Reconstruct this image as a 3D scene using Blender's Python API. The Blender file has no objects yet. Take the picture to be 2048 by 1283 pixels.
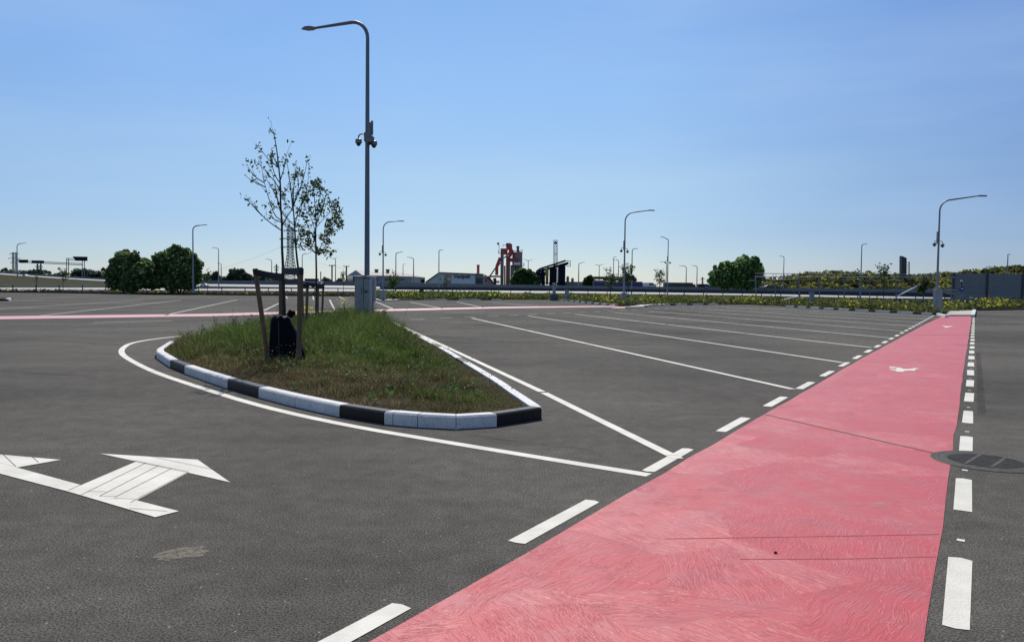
import bpy, math, random
import numpy as np
from mathutils import Vector, Matrix

random.seed(7); RNG = np.random.default_rng(7)
SC = bpy.context.scene
COL = SC.collection

# ------------------------------------------------------------------ camera
FPX, EYE, ROLL = 1539.0, 1.6, 0.0105
PITCH = math.atan((641.5 - 576) / FPX)
_F = Vector((0, math.cos(PITCH), -math.sin(PITCH)))
_R0 = Vector((1, 0, 0)); _U0 = _R0.cross(_F)
_R = _R0 * math.cos(ROLL) + _U0 * math.sin(ROLL)
_U = _U0 * math.cos(ROLL) - _R0 * math.sin(ROLL)
cam_data = bpy.data.cameras.new('camera'); cam = bpy.data.objects.new('camera', cam_data); COL.objects.link(cam)
M = Matrix((( _R.x, _U.x, -_F.x), (_R.y, _U.y, -_F.y), (_R.z, _U.z, -_F.z))).to_4x4()
cam.matrix_world = Matrix.Translation((0, 0, EYE)) @ M
cam_data.sensor_width = 36; cam_data.lens = FPX / 2048 * 36
cam_data.clip_start = 0.05; cam_data.clip_end = 8000
SC.camera = cam

# ------------------------------------------------------------------ sky, sun, exposure
SUN_EL, SUN_AZ = math.radians(50), math.radians(-5)     # azimuth from +Y, negative = left
world = bpy.data.worlds.new('World'); SC.world = world; world.use_nodes = True
nt = world.node_tree; nt.nodes.clear()
sky = nt.nodes.new('ShaderNodeTexSky'); sky.sky_type = 'NISHITA'; sky.sun_disc = False
sky.sun_elevation = SUN_EL; sky.sun_rotation = SUN_AZ; sky.altitude = 0
sky.air_density = 1.0; sky.dust_density = 0.0; sky.ozone_density = 5.0
bg = nt.nodes.new('ShaderNodeBackground'); bg.inputs['Strength'].default_value = 0.10
wo = nt.nodes.new('ShaderNodeOutputWorld')
tcw = nt.nodes.new('ShaderNodeTexCoord'); sx = nt.nodes.new('ShaderNodeSeparateXYZ'); nt.links.new(tcw.outputs['Generated'], sx.inputs[0])
def _wramp(src, stops):
    r = nt.nodes.new('ShaderNodeValToRGB'); e = r.color_ramp.elements
    while len(e) < len(stops): e.new(0.5)
    for k, (q, c) in enumerate(stops): e[k].position = q; e[k].color = (*c, 1)
    nt.links.new(src, r.inputs[0]); return r.outputs[0]
def _wmul(a, b_, f=1.0, mode='MULTIPLY'):
    x = nt.nodes.new('ShaderNodeMix'); x.data_type = 'RGBA'; x.blend_type = mode; x.clamp_result = False
    if isinstance(f, float): x.inputs[0].default_value = f
    else: nt.links.new(f, x.inputs[0])
    nt.links.new(a, x.inputs[6]); nt.links.new(b_, x.inputs[7]); return x.outputs[2]
# summer haze low over the horizon, clearer blue above, and a slightly deeper blue away from the sun
hz = _wramp(sx.outputs['Z'], [(0.0, (.77, .78, .90)), (0.07, (.83, .82, .91)), (0.14, (1.04, .98, .95)), (0.27, (1.22, 1.2, 1.17)), (0.5, (1.34, 1.36, 1.36))])
xm = nt.nodes.new('ShaderNodeMath'); xm.operation = 'MULTIPLY_ADD'; xm.inputs[1].default_value = 0.5; xm.inputs[2].default_value = 0.5; nt.links.new(sx.outputs['X'], xm.inputs[0])
sd_ = _wramp(xm.outputs[0], [(0.0, (.60, .68, .88)), (0.22, (.85, .90, .98)), (0.43, (1, 1, 1)), (0.58, (1, 1, 1)), (0.78, (.66, .71, .86)), (1.0, (.55, .62, .80))])
# thin cirrus veils
mpw = nt.nodes.new('ShaderNodeMapping'); mpw.inputs['Scale'].default_value = (1.6, 1.6, 9.0); mpw.inputs['Rotation'].default_value = (0.0, 0.25, 0.3)
nt.links.new(tcw.outputs['Generated'], mpw.inputs[0]); nw_ = nt.nodes.new('ShaderNodeTexNoise'); nw_.inputs['Scale'].default_value = 1.5; nw_.inputs['Detail'].default_value = 5
nt.links.new(mpw.outputs[0], nw_.inputs['Vector'])
vl = _wramp(nw_.outputs['Fac'], [(0.42, (0, 0, 0)), (0.78, (.20, .19, .17))])
veil = _wramp(nw_.outputs['Fac'], [(0.42, (1, 1, 1)), (0.78, (1.0, 1.0, 1.0))])
cc_ = _wmul(_wmul(sky.outputs[0], hz), sd_)
wh = nt.nodes.new('ShaderNodeRGB'); wh.outputs[0].default_value = (6.2, 7.6, 9.2, 1)
cc_ = _wmul(cc_, wh.outputs[0], vl, 'MIX')
nt.links.new(cc_, bg.inputs[0]); nt.links.new(bg.outputs[0], wo.inputs[0])
sl = bpy.data.lights.new('sun', 'SUN'); sl.energy = 4.6; sl.angle = math.radians(0.53); sl.color = (1.0, 0.94, 0.83)
sun = bpy.data.objects.new('sun', sl); COL.objects.link(sun)
sd = Vector((math.sin(SUN_AZ) * math.cos(SUN_EL), math.cos(SUN_AZ) * math.cos(SUN_EL), math.sin(SUN_EL)))
sun.rotation_euler = sd.to_track_quat('Z', 'Y').to_euler(); sun.location = (0, 0, 60)
SC.view_settings.view_transform = 'Standard'; SC.view_settings.look = 'None'
SC.view_settings.gamma = 1; SC.view_settings.use_curve_mapping = False
SC.view_settings.exposure = 0.0

# ------------------------------------------------------------------ surveying helpers (photo pixel -> place)
def _ray(px, py): return _F * FPX + _R * (px - 1024) + _U * (641.5 - py)
def G(px, py, z=0.0):
    d = _ray(px, py); t = (z - EYE) / d.z
    return Vector((d.x * t, d.y * t, z))
def at(px, py, Y):
    d = _ray(px, py); t = Y / d.y
    return Vector((d.x * t, Y, EYE + d.z * t))
def zat(x, y, py):
    lo, hi = -5.0, 200.0
    for _ in range(50):
        z = (lo + hi) / 2; v = Vector((x, y, z - EYE))
        if 641.5 - FPX * v.dot(_U) / v.dot(_F) > py: lo = z
        else: hi = z
    return z

# ------------------------------------------------------------------ materials
MATS = {}
def mat(name, col, rough=0.6, metal=0.0, noise=0.0, nscale=5.0, bump=0.0, bscale=60.0, spec=0.5, transl=0.0, vcol=False, col2=None):
    if name in MATS: return MATS[name]
    m = bpy.data.materials.new(name); m.use_nodes = True; MATS[name] = m
    n = m.node_tree.nodes; l = m.node_tree.links; b = n['Principled BSDF']
    b.inputs['Roughness'].default_value = rough; b.inputs['Metallic'].default_value = metal
    b.inputs['Specular IOR Level'].default_value = spec
    c = (*col, 1); b.inputs['Base Color'].default_value = c
    tc = n.new('ShaderNodeTexCoord'); out = None
    if vcol:
        a = n.new('ShaderNodeAttribute'); a.attribute_name = 'Col'; out = a.outputs['Color']
    if noise > 0 or col2:
        t = n.new('ShaderNodeTexNoise'); t.inputs['Scale'].default_value = nscale; t.inputs['Detail'].default_value = 6
        t.inputs['Roughness'].default_value = 0.65
        l.new(tc.outputs['Object'], t.inputs['Vector'])
        r = n.new('ShaderNodeValToRGB'); r.color_ramp.elements[0].position = 0.35; r.color_ramp.elements[1].position = 0.68
        c2 = col2 if col2 else tuple(x * (1 + noise) for x in col)
        r.color_ramp.elements[0].color = (*(tuple(x * (1 - noise) for x in col)), 1); r.color_ramp.elements[1].color = (*c2, 1)
        l.new(t.outputs['Fac'], r.inputs['Fac']); out = r.outputs[0]
    if out: l.new(out, b.inputs['Base Color'])
    if bump > 0:
        t2 = n.new('ShaderNodeTexNoise'); t2.inputs['Scale'].default_value = bscale; t2.inputs['Detail'].default_value = 4
        l.new(tc.outputs['Object'], t2.inputs['Vector'])
        bp = n.new('ShaderNodeBump'); bp.inputs['Strength'].default_value = bump; bp.inputs['Distance'].default_value = 0.02
        l.new(t2.outputs['Fac'], bp.inputs['Height']); l.new(bp.outputs[0], b.inputs['Normal'])
    if transl > 0:
        tr = n.new('ShaderNodeBsdfTranslucent'); mx = n.new('ShaderNodeMixShader'); mx.inputs[0].default_value = transl
        if out: l.new(out, tr.inputs[0])
        else: tr.inputs[0].default_value = c
        l.new(b.outputs[0], mx.inputs[1]); l.new(tr.outputs[0], mx.inputs[2]); l.new(mx.outputs[0], n['Material Output'].inputs[0])
    return m

def N(m, t, **kw):
    x = m.node_tree.nodes.new(t)
    for k, v in kw.items(): setattr(x, k, v)
    return x

def asphalt_material():
    m = bpy.data.materials.new('asphalt'); m.use_nodes = True
    n = m.node_tree.nodes; l = m.node_tree.links; b = n['Principled BSDF']
    geo = n.new('ShaderNodeNewGeometry')
    def noise(scale, detail=4, rough=0.6, vec=None):
        t = n.new('ShaderNodeTexNoise'); t.inputs['Scale'].default_value = scale; t.inputs['Detail'].default_value = detail
        t.inputs['Roughness'].default_value = rough; l.new(vec or geo.outputs['Position'], t.inputs['Vector']); return t
    def ramp(src, p0, c0, p1, c1):
        r = n.new('ShaderNodeValToRGB'); r.color_ramp.elements[0].position = p0; r.color_ramp.elements[1].position = p1
        r.color_ramp.elements[0].color = (*c0, 1); r.color_ramp.elements[1].color = (*c1, 1); l.new(src, r.inputs[0]); return r
    def mix(kind, f, a, bb):
        x = n.new('ShaderNodeMix'); x.data_type = 'RGBA'; x.blend_type = kind
        if isinstance(f, float): x.inputs[0].default_value = f
        else: l.new(f, x.inputs[0])
        l.new(a, x.inputs[6])
        if isinstance(bb, tuple): x.inputs[7].default_value = (*bb, 1)
        else: l.new(bb, x.inputs[7])
        return x.outputs[2]
    grain = noise(85, 5, 0.80); g = ramp(grain.outputs['Fac'], 0.38, (0.016, 0.0155, 0.015), 0.66, (0.240, 0.226, 0.202))
    # lane direction streaks left by the paver and by tyres
    mp = n.new('ShaderNodeMapping'); mp.inputs['Rotation'].default_value = (0, 0, math.radians(-59)); mp.inputs['Scale'].default_value = (0.06, 1.3, 1)
    l.new(geo.outputs['Position'], mp.inputs['Vector'])
    st = noise(1.1, 5, 0.6, mp.outputs[0]); sr = ramp(st.outputs['Fac'], 0.3, (0.90, 0.90, 0.90), 0.72, (1.05, 1.05, 1.04))
    bigv = noise(0.13, 7, 0.66); br = ramp(bigv.outputs['Fac'], 0.34, (0.66, 0.66, 0.67), 0.60, (1.10, 1.09, 1.07))
    c = mix('MULTIPLY', 1.0, g.outputs[0], sr.outputs[0]); c = mix('MULTIPLY', 1.0, c, br.outputs[0])
    mo = noise(4.5, 7, 0.75); mr = ramp(mo.outputs['Fac'], 0.34, (0.80, 0.80, 0.80), 0.66, (1.15, 1.14, 1.12)); c = mix('MULTIPLY', 1.0, c, mr.outputs[0])
    # pale chips of stone
    v = n.new('ShaderNodeTexVoronoi'); v.inputs['Scale'].default_value = 9; l.new(geo.outputs['Position'], v.inputs['Vector'])
    lt = n.new('ShaderNodeMath'); lt.operation = 'LESS_THAN'; lt.inputs[1].default_value = 0.055; l.new(v.outputs['Distance'], lt.inputs[0])
    c = mix('MIX', lt.outputs[0], c, (0.28, 0.27, 0.25))
    l.new(c, b.inputs['Base Color'])
    b.inputs['Roughness'].default_value = 0.92; b.inputs['Specular IOR Level'].default_value = 0.04; b.inputs['Diffuse Roughness'].default_value = 0.0
    bp = n.new('ShaderNodeBump'); bp.inputs['Strength'].default_value = 0.4; bp.inputs['Distance'].default_value = 0.004
    l.new(grain.outputs['Fac'], bp.inputs['Height']); l.new(bp.outputs[0], b.inputs['Normal'])
    return m

def pink_material():
    m = bpy.data.materials.new('red_path_paint'); m.use_nodes = True
    n = m.node_tree.nodes; l = m.node_tree.links; b = n['Principled BSDF']
    geo = n.new('ShaderNodeNewGeometry')
    def noise(scale, detail=4, rough=0.6, vec=None, dist=0.0):
        t = n.new('ShaderNodeTexNoise'); t.inputs['Scale'].default_value = scale; t.inputs['Detail'].default_value = detail
        t.inputs['Distortion'].default_value = dist
        t.inputs['Roughness'].default_value = rough; l.new(vec or geo.outputs['Position'], t.inputs['Vector']); return t
    # trowel sweeps: patches, each with its own stroke direction
    warp = noise(1.6, 2, 0.5)
    add = n.new('ShaderNodeVectorMath'); add.operation = 'MULTIPLY_ADD'; add.inputs[1].default_value = (0.26, 0.26, 0); l.new(warp.outputs['Color'], add.inputs[0]); l.new(geo.outputs['Position'], add.inputs[2])
    vor = n.new('ShaderNodeTexVoronoi'); vor.inputs['Scale'].default_value = 1.25; l.new(add.outputs[0], vor.inputs['Vector'])
    sep = n.new('ShaderNodeSeparateColor'); l.new(vor.outputs['Color'], sep.inputs[0])
    ang = n.new('ShaderNodeMath'); ang.operation = 'MULTIPLY'; ang.inputs[1].default_value = 3.1; l.new(sep.outputs[0], ang.inputs[0])
    rot = n.new('ShaderNodeVectorRotate'); rot.rotation_type = 'Z_AXIS'; l.new(ang.outputs[0], rot.inputs['Angle']); l.new(add.outputs[0], rot.inputs['Vector'])
    mp = n.new('ShaderNodeMapping'); mp.inputs['Scale'].default_value = (2.6, 34, 1); l.new(rot.outputs[0], mp.inputs['Vector'])
    stroke = noise(1.5, 4, 0.6, mp.outputs[0], 0.10)
    fine = noise(130, 3, 0.6); blot = noise(2.4, 6, 0.7)
    r = n.new('ShaderNodeValToRGB'); r.color_ramp.elements[0].position = 0.40; r.color_ramp.elements[1].position = 0.66
    r.color_ramp.elements[0].color = (0.51, 0.080, 0.084, 1); r.color_ramp.elements[1].color = (0.46, 0.112, 0.118, 1); l.new(blot.outputs['Fac'], r.inputs[0])
    def ridge(src, wdt):
        a_ = n.new('ShaderNodeMath'); a_.operation = 'SUBTRACT'; a_.inputs[1].default_value = 0.5; l.new(src, a_.inputs[0])
        c_ = n.new('ShaderNodeMath'); c_.operation = 'ABSOLUTE'; l.new(a_.outputs[0], c_.inputs[0])
        m_ = n.new('ShaderNodeMapRange'); m_.inputs[1].default_value = 0.0; m_.inputs[2].default_value = wdt; m_.inputs[3].default_value = 1.0; m_.inputs[4].default_value = 0.0; l.new(c_.outputs[0], m_.inputs[0]); return m_.outputs[0]
    mp2 = n.new('ShaderNodeMapping'); mp2.inputs['Scale'].default_value = (1.7, 11, 1); mp2.inputs['Location'].default_value = (3, 7, 0); l.new(rot.outputs[0], mp2.inputs['Vector'])
    st2 = noise(1.5, 3, 0.6, mp2.outputs[0], 0.25)
    rg = ridge(stroke.outputs['Fac'], 0.035); rg2 = ridge(st2.outputs['Fac'], 0.030)
    patch = noise(3.0, 3, 0.5); pm = n.new('ShaderNodeMapRange'); pm.inputs[1].default_value = 0.42; pm.inputs[2].default_value = 0.62; l.new(patch.outputs['Fac'], pm.inputs[0])
    h1 = n.new('ShaderNodeMath'); h1.operation = 'MULTIPLY'; l.new(rg, h1.inputs[0]); l.new(pm.outputs[0], h1.inputs[1])
    h2 = n.new('ShaderNodeMath'); h2.operation = 'MAXIMUM'; l.new(h1.outputs[0], h2.inputs[0]); l.new(rg2, h2.inputs[1])
    fl = n.new('ShaderNodeMath'); fl.operation = 'MULTIPLY'; fl.inputs[1].default_value = 0.30; l.new(h2.outputs[0], fl.inputs[0])
    x = n.new('ShaderNodeMix'); x.data_type = 'RGBA'; x.inputs[7].default_value = (0.66, 0.20, 0.20, 1); l.new(fl.outputs[0], x.inputs[0]); l.new(r.outputs[0], x.inputs[6])  # highlights along the stroke ridges painted in as a lighter red
    hs = n.new('ShaderNodeMath'); hs.operation = 'MULTIPLY_ADD'; hs.inputs[1].default_value = 0.6; l.new(h2.outputs[0], hs.inputs[0]); l.new(stroke.outputs['Fac'], hs.inputs[2]); hs.inputs[1].default_value = 0.35
    l.new(x.outputs[2], b.inputs['Base Color'])
    b.inputs['Roughness'].default_value = 0.45; b.inputs['Specular IOR Level'].default_value = 0.28
    b1 = n.new('ShaderNodeBump'); b1.inputs['Strength'].default_value = 0.75; b1.inputs['Distance'].default_value = 0.007; l.new(hs.outputs[0], b1.inputs['Height'])
    b2 = n.new('ShaderNodeBump'); b2.inputs['Strength'].default_value = 0.35; b2.inputs['Distance'].default_value = 0.003; l.new(fine.outputs['Fac'], b2.inputs['Height']); l.new(b1.outputs[0], b2.inputs['Normal'])
    l.new(b2.outputs[0], b.inputs['Normal'])
    return m

ASPH = asphalt_material(); PINK = pink_material()
def paint(name, col, wear):
    m = mat(name, col, 0.65, bump=0.35, bscale=90, spec=0.3); n = m.node_tree.nodes; l = m.node_tree.links; b = n['Principled BSDF']
    geo = n.new('ShaderNodeNewGeometry')
    def nz(sc, de, ro): t = n.new('ShaderNodeTexNoise'); t.inputs['Scale'].default_value = sc; t.inputs['Detail'].default_value = de; t.inputs['Roughness'].default_value = ro; l.new(geo.outputs['Position'], t.inputs['Vector']); return t.outputs['Fac']
    def rp(src, p0, c0, p1, c1): r = n.new('ShaderNodeValToRGB'); r.color_ramp.elements[0].position = p0; r.color_ramp.elements[1].position = p1; r.color_ramp.elements[0].color = (*c0, 1); r.color_ramp.elements[1].color = (*c1, 1); l.new(src, r.inputs[0]); return r.outputs[0]
    a = rp(nz(2.3, 7, .7), .35, tuple(c * .80 for c in col), .62, col); c2 = rp(nz(38, 8, .75), wear, (.34, .33, .31), wear + .07, (1, 1, 1))
    x = n.new('ShaderNodeMix'); x.data_type = 'RGBA'; x.blend_type = 'MULTIPLY'; x.inputs[0].default_value = 1; l.new(a, x.inputs[6]); l.new(c2, x.inputs[7]); l.new(x.outputs[2], b.inputs['Base Color'])
    return m
WHITE = paint('white_road_paint', (0.70, 0.67, 0.585), .25)
WHITE_WORN = paint('worn_white_paint', (0.52, 0.50, 0.45), .36)
KWHITE = paint('kerb_white', (0.68, 0.68, 0.665), .37)
KBLACK = mat('kerb_black', (0.007, 0.007, 0.0075), 0.5, noise=0.3, nscale=6, bump=0.2, bscale=50, spec=0.3)
CONC = mat('pale_concrete', (0.42, 0.40, 0.36), 0.8, noise=0.15, nscale=3, bump=0.3)
SOIL = mat('soil', (0.05, 0.038, 0.026), 0.95, spec=0.03, noise=0.5, nscale=7, bump=0.9, bscale=25)
DRY = mat('dry_ground', (0.052, 0.050, 0.026), 0.95, spec=0.03, noise=0.4, nscale=0.6, bump=0.6, bscale=6)
FIELD = mat('field', (0.06, 0.075, 0.03), 0.95, spec=0.03, noise=0.4, nscale=0.05)
GALV = mat('galvanised_steel', (0.23, 0.25, 0.27), 0.55, 0.2, noise=0.12, nscale=8)
GALVD = mat('weathered_steel', (0.075, 0.085, 0.10), 0.6, 0.15, noise=0.15, nscale=4)
CABM = mat('cabinet_grey', (0.235, 0.265, 0.285), 0.5, 0.0, noise=0.07, nscale=3)
CASE = mat('camera_casing', (0.16, 0.17, 0.18), 0.45)
DARK = mat('black_plastic', (0.012, 0.012, 0.015), 0.35)
BAGM = mat('black_bag', (0.003, 0.0035, 0.006), 0.6, noise=0.3, nscale=5, bump=0.9, bscale=5, spec=0.08)
BAND = mat('rubber_band', (0.012, 0.012, 0.013), 0.7)
WOOD = mat('stake_wood', (0.145, 0.093, 0.052), 0.8, noise=0.22, nscale=9, bump=0.4, bscale=40)
BARK = mat('bark', (0.035, 0.030, 0.028), 0.9, noise=0.4, nscale=14, bump=0.6, bscale=30)
IRON = mat('cast_iron', (0.085, 0.080, 0.072), 0.75, 0.0, spec=0.15, noise=0.25, nscale=20, bump=0.4, bscale=80)
LEAF = mat('leaf', (0.06, 0.09, 0.03), 0.6, transl=0.5, vcol=True, spec=0.25)
BLADE = mat('grass_blade', (0.06, 0.09, 0.03), 0.7, transl=0.38, vcol=True, spec=0.2)
NAVY = mat('navy_sheet', (0.007, 0.009, 0.024), 0.6, noise=0.2, spec=0.12)
NAVYT = mat('navy_tarpaulin', (0.018, 0.022, 0.10), 0.5, noise=0.15)
REDM = mat('red_steel', (0.42, 0.045, 0.035), 0.5, noise=0.25, nscale=1)
GREYM = mat('grey_steel', (0.17, 0.16, 0.155), 0.6, noise=0.2, nscale=1)
SILO = mat('silo_steel', (0.28, 0.22, 0.20), 0.55, noise=0.15, nscale=1)
WALLB = mat('barrier_concrete', (0.13, 0.145, 0.16), 0.7, noise=0.12, nscale=0.7)
RAILM = mat('guardrail_steel', (0.040, 0.048, 0.062), 0.6, 0.2, noise=0.2, nscale=0.8)
ROADM = mat('glare_road', (0.29, 0.29, 0.295), 0.7, noise=0.06, nscale=0.5, spec=0.5)  # sun glare off the asphalt, painted in as a pale base colour
CLADG = mat('grey_cladding', (0.27, 0.29, 0.31), 0.6, noise=0.08, nscale=0.5)
CLADP = mat('pale_cladding', (0.66, 0.68, 0.70), 0.6, noise=0.05, nscale=0.5)
ROOFM = mat('roof_sheet', (0.15, 0.12, 0.12), 0.6, noise=0.1, nscale=0.5)
SALM = mat('salmon_render', (0.50, 0.28, 0.24), 0.7, noise=0.1, nscale=0.5)
GLASSD = mat('dark_glass', (0.02, 0.025, 0.03), 0.15)
WHT = mat('white_metal', (0.70, 0.71, 0.72), 0.4)
BLUE = mat('sign_blue', (0.012, 0.03, 0.22), 0.5)
SIGNB = mat('sign_back', (0.018, 0.024, 0.028), 0.8, spec=0.1)
YEL = mat('yellow_panel', (0.45, 0.38, 0.05), 0.6)
RUBBER = mat('tyre_rubber', (0.014, 0.014, 0.015), 0.8)
NOISEW = mat('noise_wall_panel', (0.19, 0.205, 0.205), 0.65, noise=0.1, nscale=2)
NOISEP = mat('noise_wall_post', (0.03, 0.038, 0.075), 0.5)

# ------------------------------------------------------------------ mesh builder
class MB:
    def __init__(s): s.v = []; s.f = []; s.m = []
    def face(s, pts, mi=0):
        i = len(s.v); s.v += [tuple(p) for p in pts]; s.f.append(tuple(range(i, i + len(pts)))); s.m.append(mi)
    def box(s, c, d, rz=0.0, mi=0, taper=1.0):
        cx, cy, cz = c; x, y, z = d[0] / 2, d[1] / 2, d[2] / 2; ca, sa = math.cos(rz), math.sin(rz); i = len(s.v)
        for zz, k in ((-z, 1.0), (z, taper)):
            for a, b in ((-x, -y), (x, -y), (x, y), (-x, y)):
                a *= k; b *= k
                s.v.append((cx + a * ca - b * sa, cy + a * sa + b * ca, cz + zz))
        for f in ((0, 3, 2, 1), (4, 5, 6, 7), (0, 1, 5, 4), (1, 2, 6, 5), (2, 3, 7, 6), (3, 0, 4, 7)):
            s.f.append(tuple(i + j for j in f)); s.m.append(mi)
        return s
    def prism(s, pts, z0, z1, mi=0, side=None):
        n = len(pts); i = len(s.v)
        s.v += [(p[0], p[1], z0) for p in pts] + [(p[0], p[1], z1) for p in pts]
        s.f.append(tuple(i + n + j for j in range(n))); s.m.append(mi)
        s.f.append(tuple(i + j for j in reversed(range(n)))); s.m.append(mi)
        for j in range(n):
            k = (j + 1) % n; s.f.append((i + j, i + k, i + n + k, i + n + j)); s.m.append(mi if side is None else side)
        return s
    def extrude(s, pts3, vec, mi=0):
        n = len(pts3); i = len(s.v); vec = Vector(vec)
        s.v += [tuple(p) for p in pts3] + [tuple(Vector(p) + vec) for p in pts3]
        s.f.append(tuple(i + j for j in reversed(range(n)))); s.f.append(tuple(i + n + j for j in range(n))); s.m += [mi, mi]
        for j in range(n):
            k = (j + 1) % n; s.f.append((i + j, i + k, i + n + k, i + n + j)); s.m.append(mi)
        return s
    def tube(s, path, rad, seg=8, mi=0, cap=True):
        path = [Vector(p) for p in path]; n = len(path)
        if not hasattr(rad, '__len__'): rad = [rad] * n
        rings = []; ref = None
        for k, p in enumerate(path):
            t = (path[min(k + 1, n - 1)] - path[max(k - 1, 0)]).normalized()
            if ref is None or abs(ref.dot(t)) > 0.95: ref = Vector((0, 1, 0)) if abs(t.y) < 0.9 else Vector((1, 0, 0))
            a = t.cross(ref).normalized(); b = t.cross(a).normalized(); ref = -b if ref.dot(-b) > ref.dot(b) else b
            i = len(s.v); rings.append(i)
            for j in range(seg):
                th = 2 * math.pi * j / seg; s.v.append(tuple(p + (a * math.cos(th) + ref.cross(t).normalized() * 0 + b * math.sin(th)) * rad[k]))
        for k in range(n - 1):
            A, B = rings[k], rings[k + 1]
            # match ring start so twisted frames do not cross
            best = min(range(seg), key=lambda o: sum((Vector(s.v[A + j]) - path[k] - Vector(s.v[B + (j + o) % seg]) + path[k + 1]).length for j in (0, seg // 3)))
            if best:
                s.v[B:B + seg] = [s.v[B + (j + best) % seg] for j in range(seg)]
            for j in range(seg):
                q = (j + 1) % seg; s.f.append((A + j, A + q, B + q, B + j)); s.m.append(mi)
        if cap:
            s.f.append(tuple(rings[0] + j for j in range(seg))); s.f.append(tuple(rings[-1] + j for j in range(seg))); s.m += [mi, mi]
        return s
    def lathe(s, c, prof, seg=20, mi=0):
        c = Vector(c); rows = []
        for r, z in prof:
            rows.append(len(s.v)); s.v += [(c.x + r * math.cos(2 * math.pi * j / seg), c.y + r * math.sin(2 * math.pi * j / seg), c.z + z) for j in range(seg)]
        for k in range(len(rows) - 1):
            for j in range(seg):
                q = (j + 1) % seg; s.f.append((rows[k] + j, rows[k] + q, rows[k + 1] + q, rows[k + 1] + j)); s.m.append(mi)
        s.f.append(tuple(rows[0] + j for j in reversed(range(seg)))); s.f.append(tuple(rows[-1] + j for j in range(seg))); s.m += [mi, mi]
        return s
    def build(s, name, mats, parent=None, world=True, smooth=False, bevel=0.0):
        me = bpy.data.meshes.new(name); v = s.v
        if parent is not None and world:
            o = parent.get('_w') ; L = ORI[parent.name]; v = [(a[0] - L[0], a[1] - L[1], a[2] - L[2]) for a in v]
        me.from_pydata(v, [], s.f); me.update()
        mats = mats if isinstance(mats, (list, tuple)) else [mats]
        for m in mats: me.materials.append(m)
        if len(mats) > 1: me.polygons.foreach_set('material_index', s.m)
        if smooth: me.polygons.foreach_set('use_smooth', [True] * len(me.polygons))
        ob = bpy.data.objects.new(name, me); COL.objects.link(ob)
        if parent is not None:
            ob.parent = parent
            ORI[ob.name] = ORI[parent.name] if world else (0, 0, 0)
        else: ORI[ob.name] = (0, 0, 0)
        if bevel > 0:
            md = ob.modifiers.new('bevel', 'BEVEL'); md.width = bevel; md.segments = 2; md.limit_method = 'ANGLE'
        return ob
ORI = {}
def tag(o, label=None, cat=None, group=None, kind=None):
    if label: o['label'] = label
    if cat: o['category'] = cat
    if group: o['group'] = group
    if kind: o['kind'] = kind
    return o
def thing(name, label, cat, loc, group=None):
    o = bpy.data.objects.new(name, None); COL.objects.link(o); o.location = loc; o.empty_display_size = 0.3
    ORI[o.name] = tuple(loc); return tag(o, label, cat, group)
def structure(name, mb, m, **k): return tag(mb.build(name, m, **k), kind='structure')

def fast_mesh(name, verts, faces_n, colors, m, parent=None):
    """verts (n,3); every face uses faces_n consecutive vertices; colors per face (n,3)"""
    nv = len(verts); nf = nv // faces_n
    me = bpy.data.meshes.new(name)
    if parent is not None: verts = verts - np.array(ORI[parent.name])
    me.vertices.add(nv); me.vertices.foreach_set('co', verts.astype(np.float32).ravel())
    me.loops.add(nv); me.loops.foreach_set('vertex_index', np.arange(nv, dtype=np.int32))
    me.polygons.add(nf); me.polygons.foreach_set('loop_start', np.arange(nf, dtype=np.int32) * faces_n)
    me.polygons.foreach_set('loop_total', np.full(nf, faces_n, dtype=np.int32))
    me.update(calc_edges=True)
    ca = me.attributes.new('Col', 'FLOAT_COLOR', 'POINT')
    c4 = np.ones((nv, 4), dtype=np.float32); c4[:, :3] = np.repeat(colors, faces_n, axis=0)
    ca.data.foreach_set('color', c4.ravel())
    me.materials.append(m)
    ob = bpy.data.objects.new(name, me); COL.objects.link(ob)
    if parent is not None: ob.parent = parent
    return ob

def leaf_faces(cent, size, elong=1.6, tri=False, up=0.0):
    n = len(cent); a = RNG.normal(size=(n, 3)); a[:, 2] += up; a /= np.linalg.norm(a, axis=1)[:, None]
    b = np.cross(a, RNG.normal(size=(n, 3))); b /= np.linalg.norm(b, axis=1)[:, None]
    s = (size * RNG.uniform(0.6, 1.3, n))[:, None] / 2
    A = a * s * elong; B = b * s
    return np.stack([cent - A, cent + B, cent + A, cent - B], 1).reshape(-1, 3)

# ------------------------------------------------------------------ lot axes
D = Vector((0.515, 0.857)).normalized(); NN = Vector((D.y, -D.x))
def ST(s, t, z=0.0): return Vector((D.x * s + NN.x * t, D.y * s + NN.y * t, z))
Q = Vector((0.2335, -0.9724))                    # direction of the slanted bays

# ================================================================== SETTING
mb = MB(); mb.face([(-3500, -400, -0.3), (3500, -400, -0.3), (3500, 6000, -0.3), (-3500, 6000, -0.3)])
structure('ground', mb, FIELD)

edge_px = [(-420, 579), (0, 584), (200, 586), (420, 589.5), (700, 592), (742, 597), (785, 600), (1000, 600), (1010, 599), (1112, 599.5),
           (1180, 607), (1245, 612.5), (1300, 611), (1435, 609), (1500, 609), (1565, 612), (1700, 620), (1870, 629), (1890, 626), (1948, 621), (2048, 618), (2500, 618)]
edge = [G(*p) for p in edge_px]
mb = MB(); pts = [(-160, -25, 0), (120, -25, 0), (edge[-1].x, edge[-1].y, 0)] + [tuple(p) for p in reversed(edge[:-1])] + [(-260, 60, 0)]
mb.face(pts); structure('parking_lot', mb, ASPH)

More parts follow.
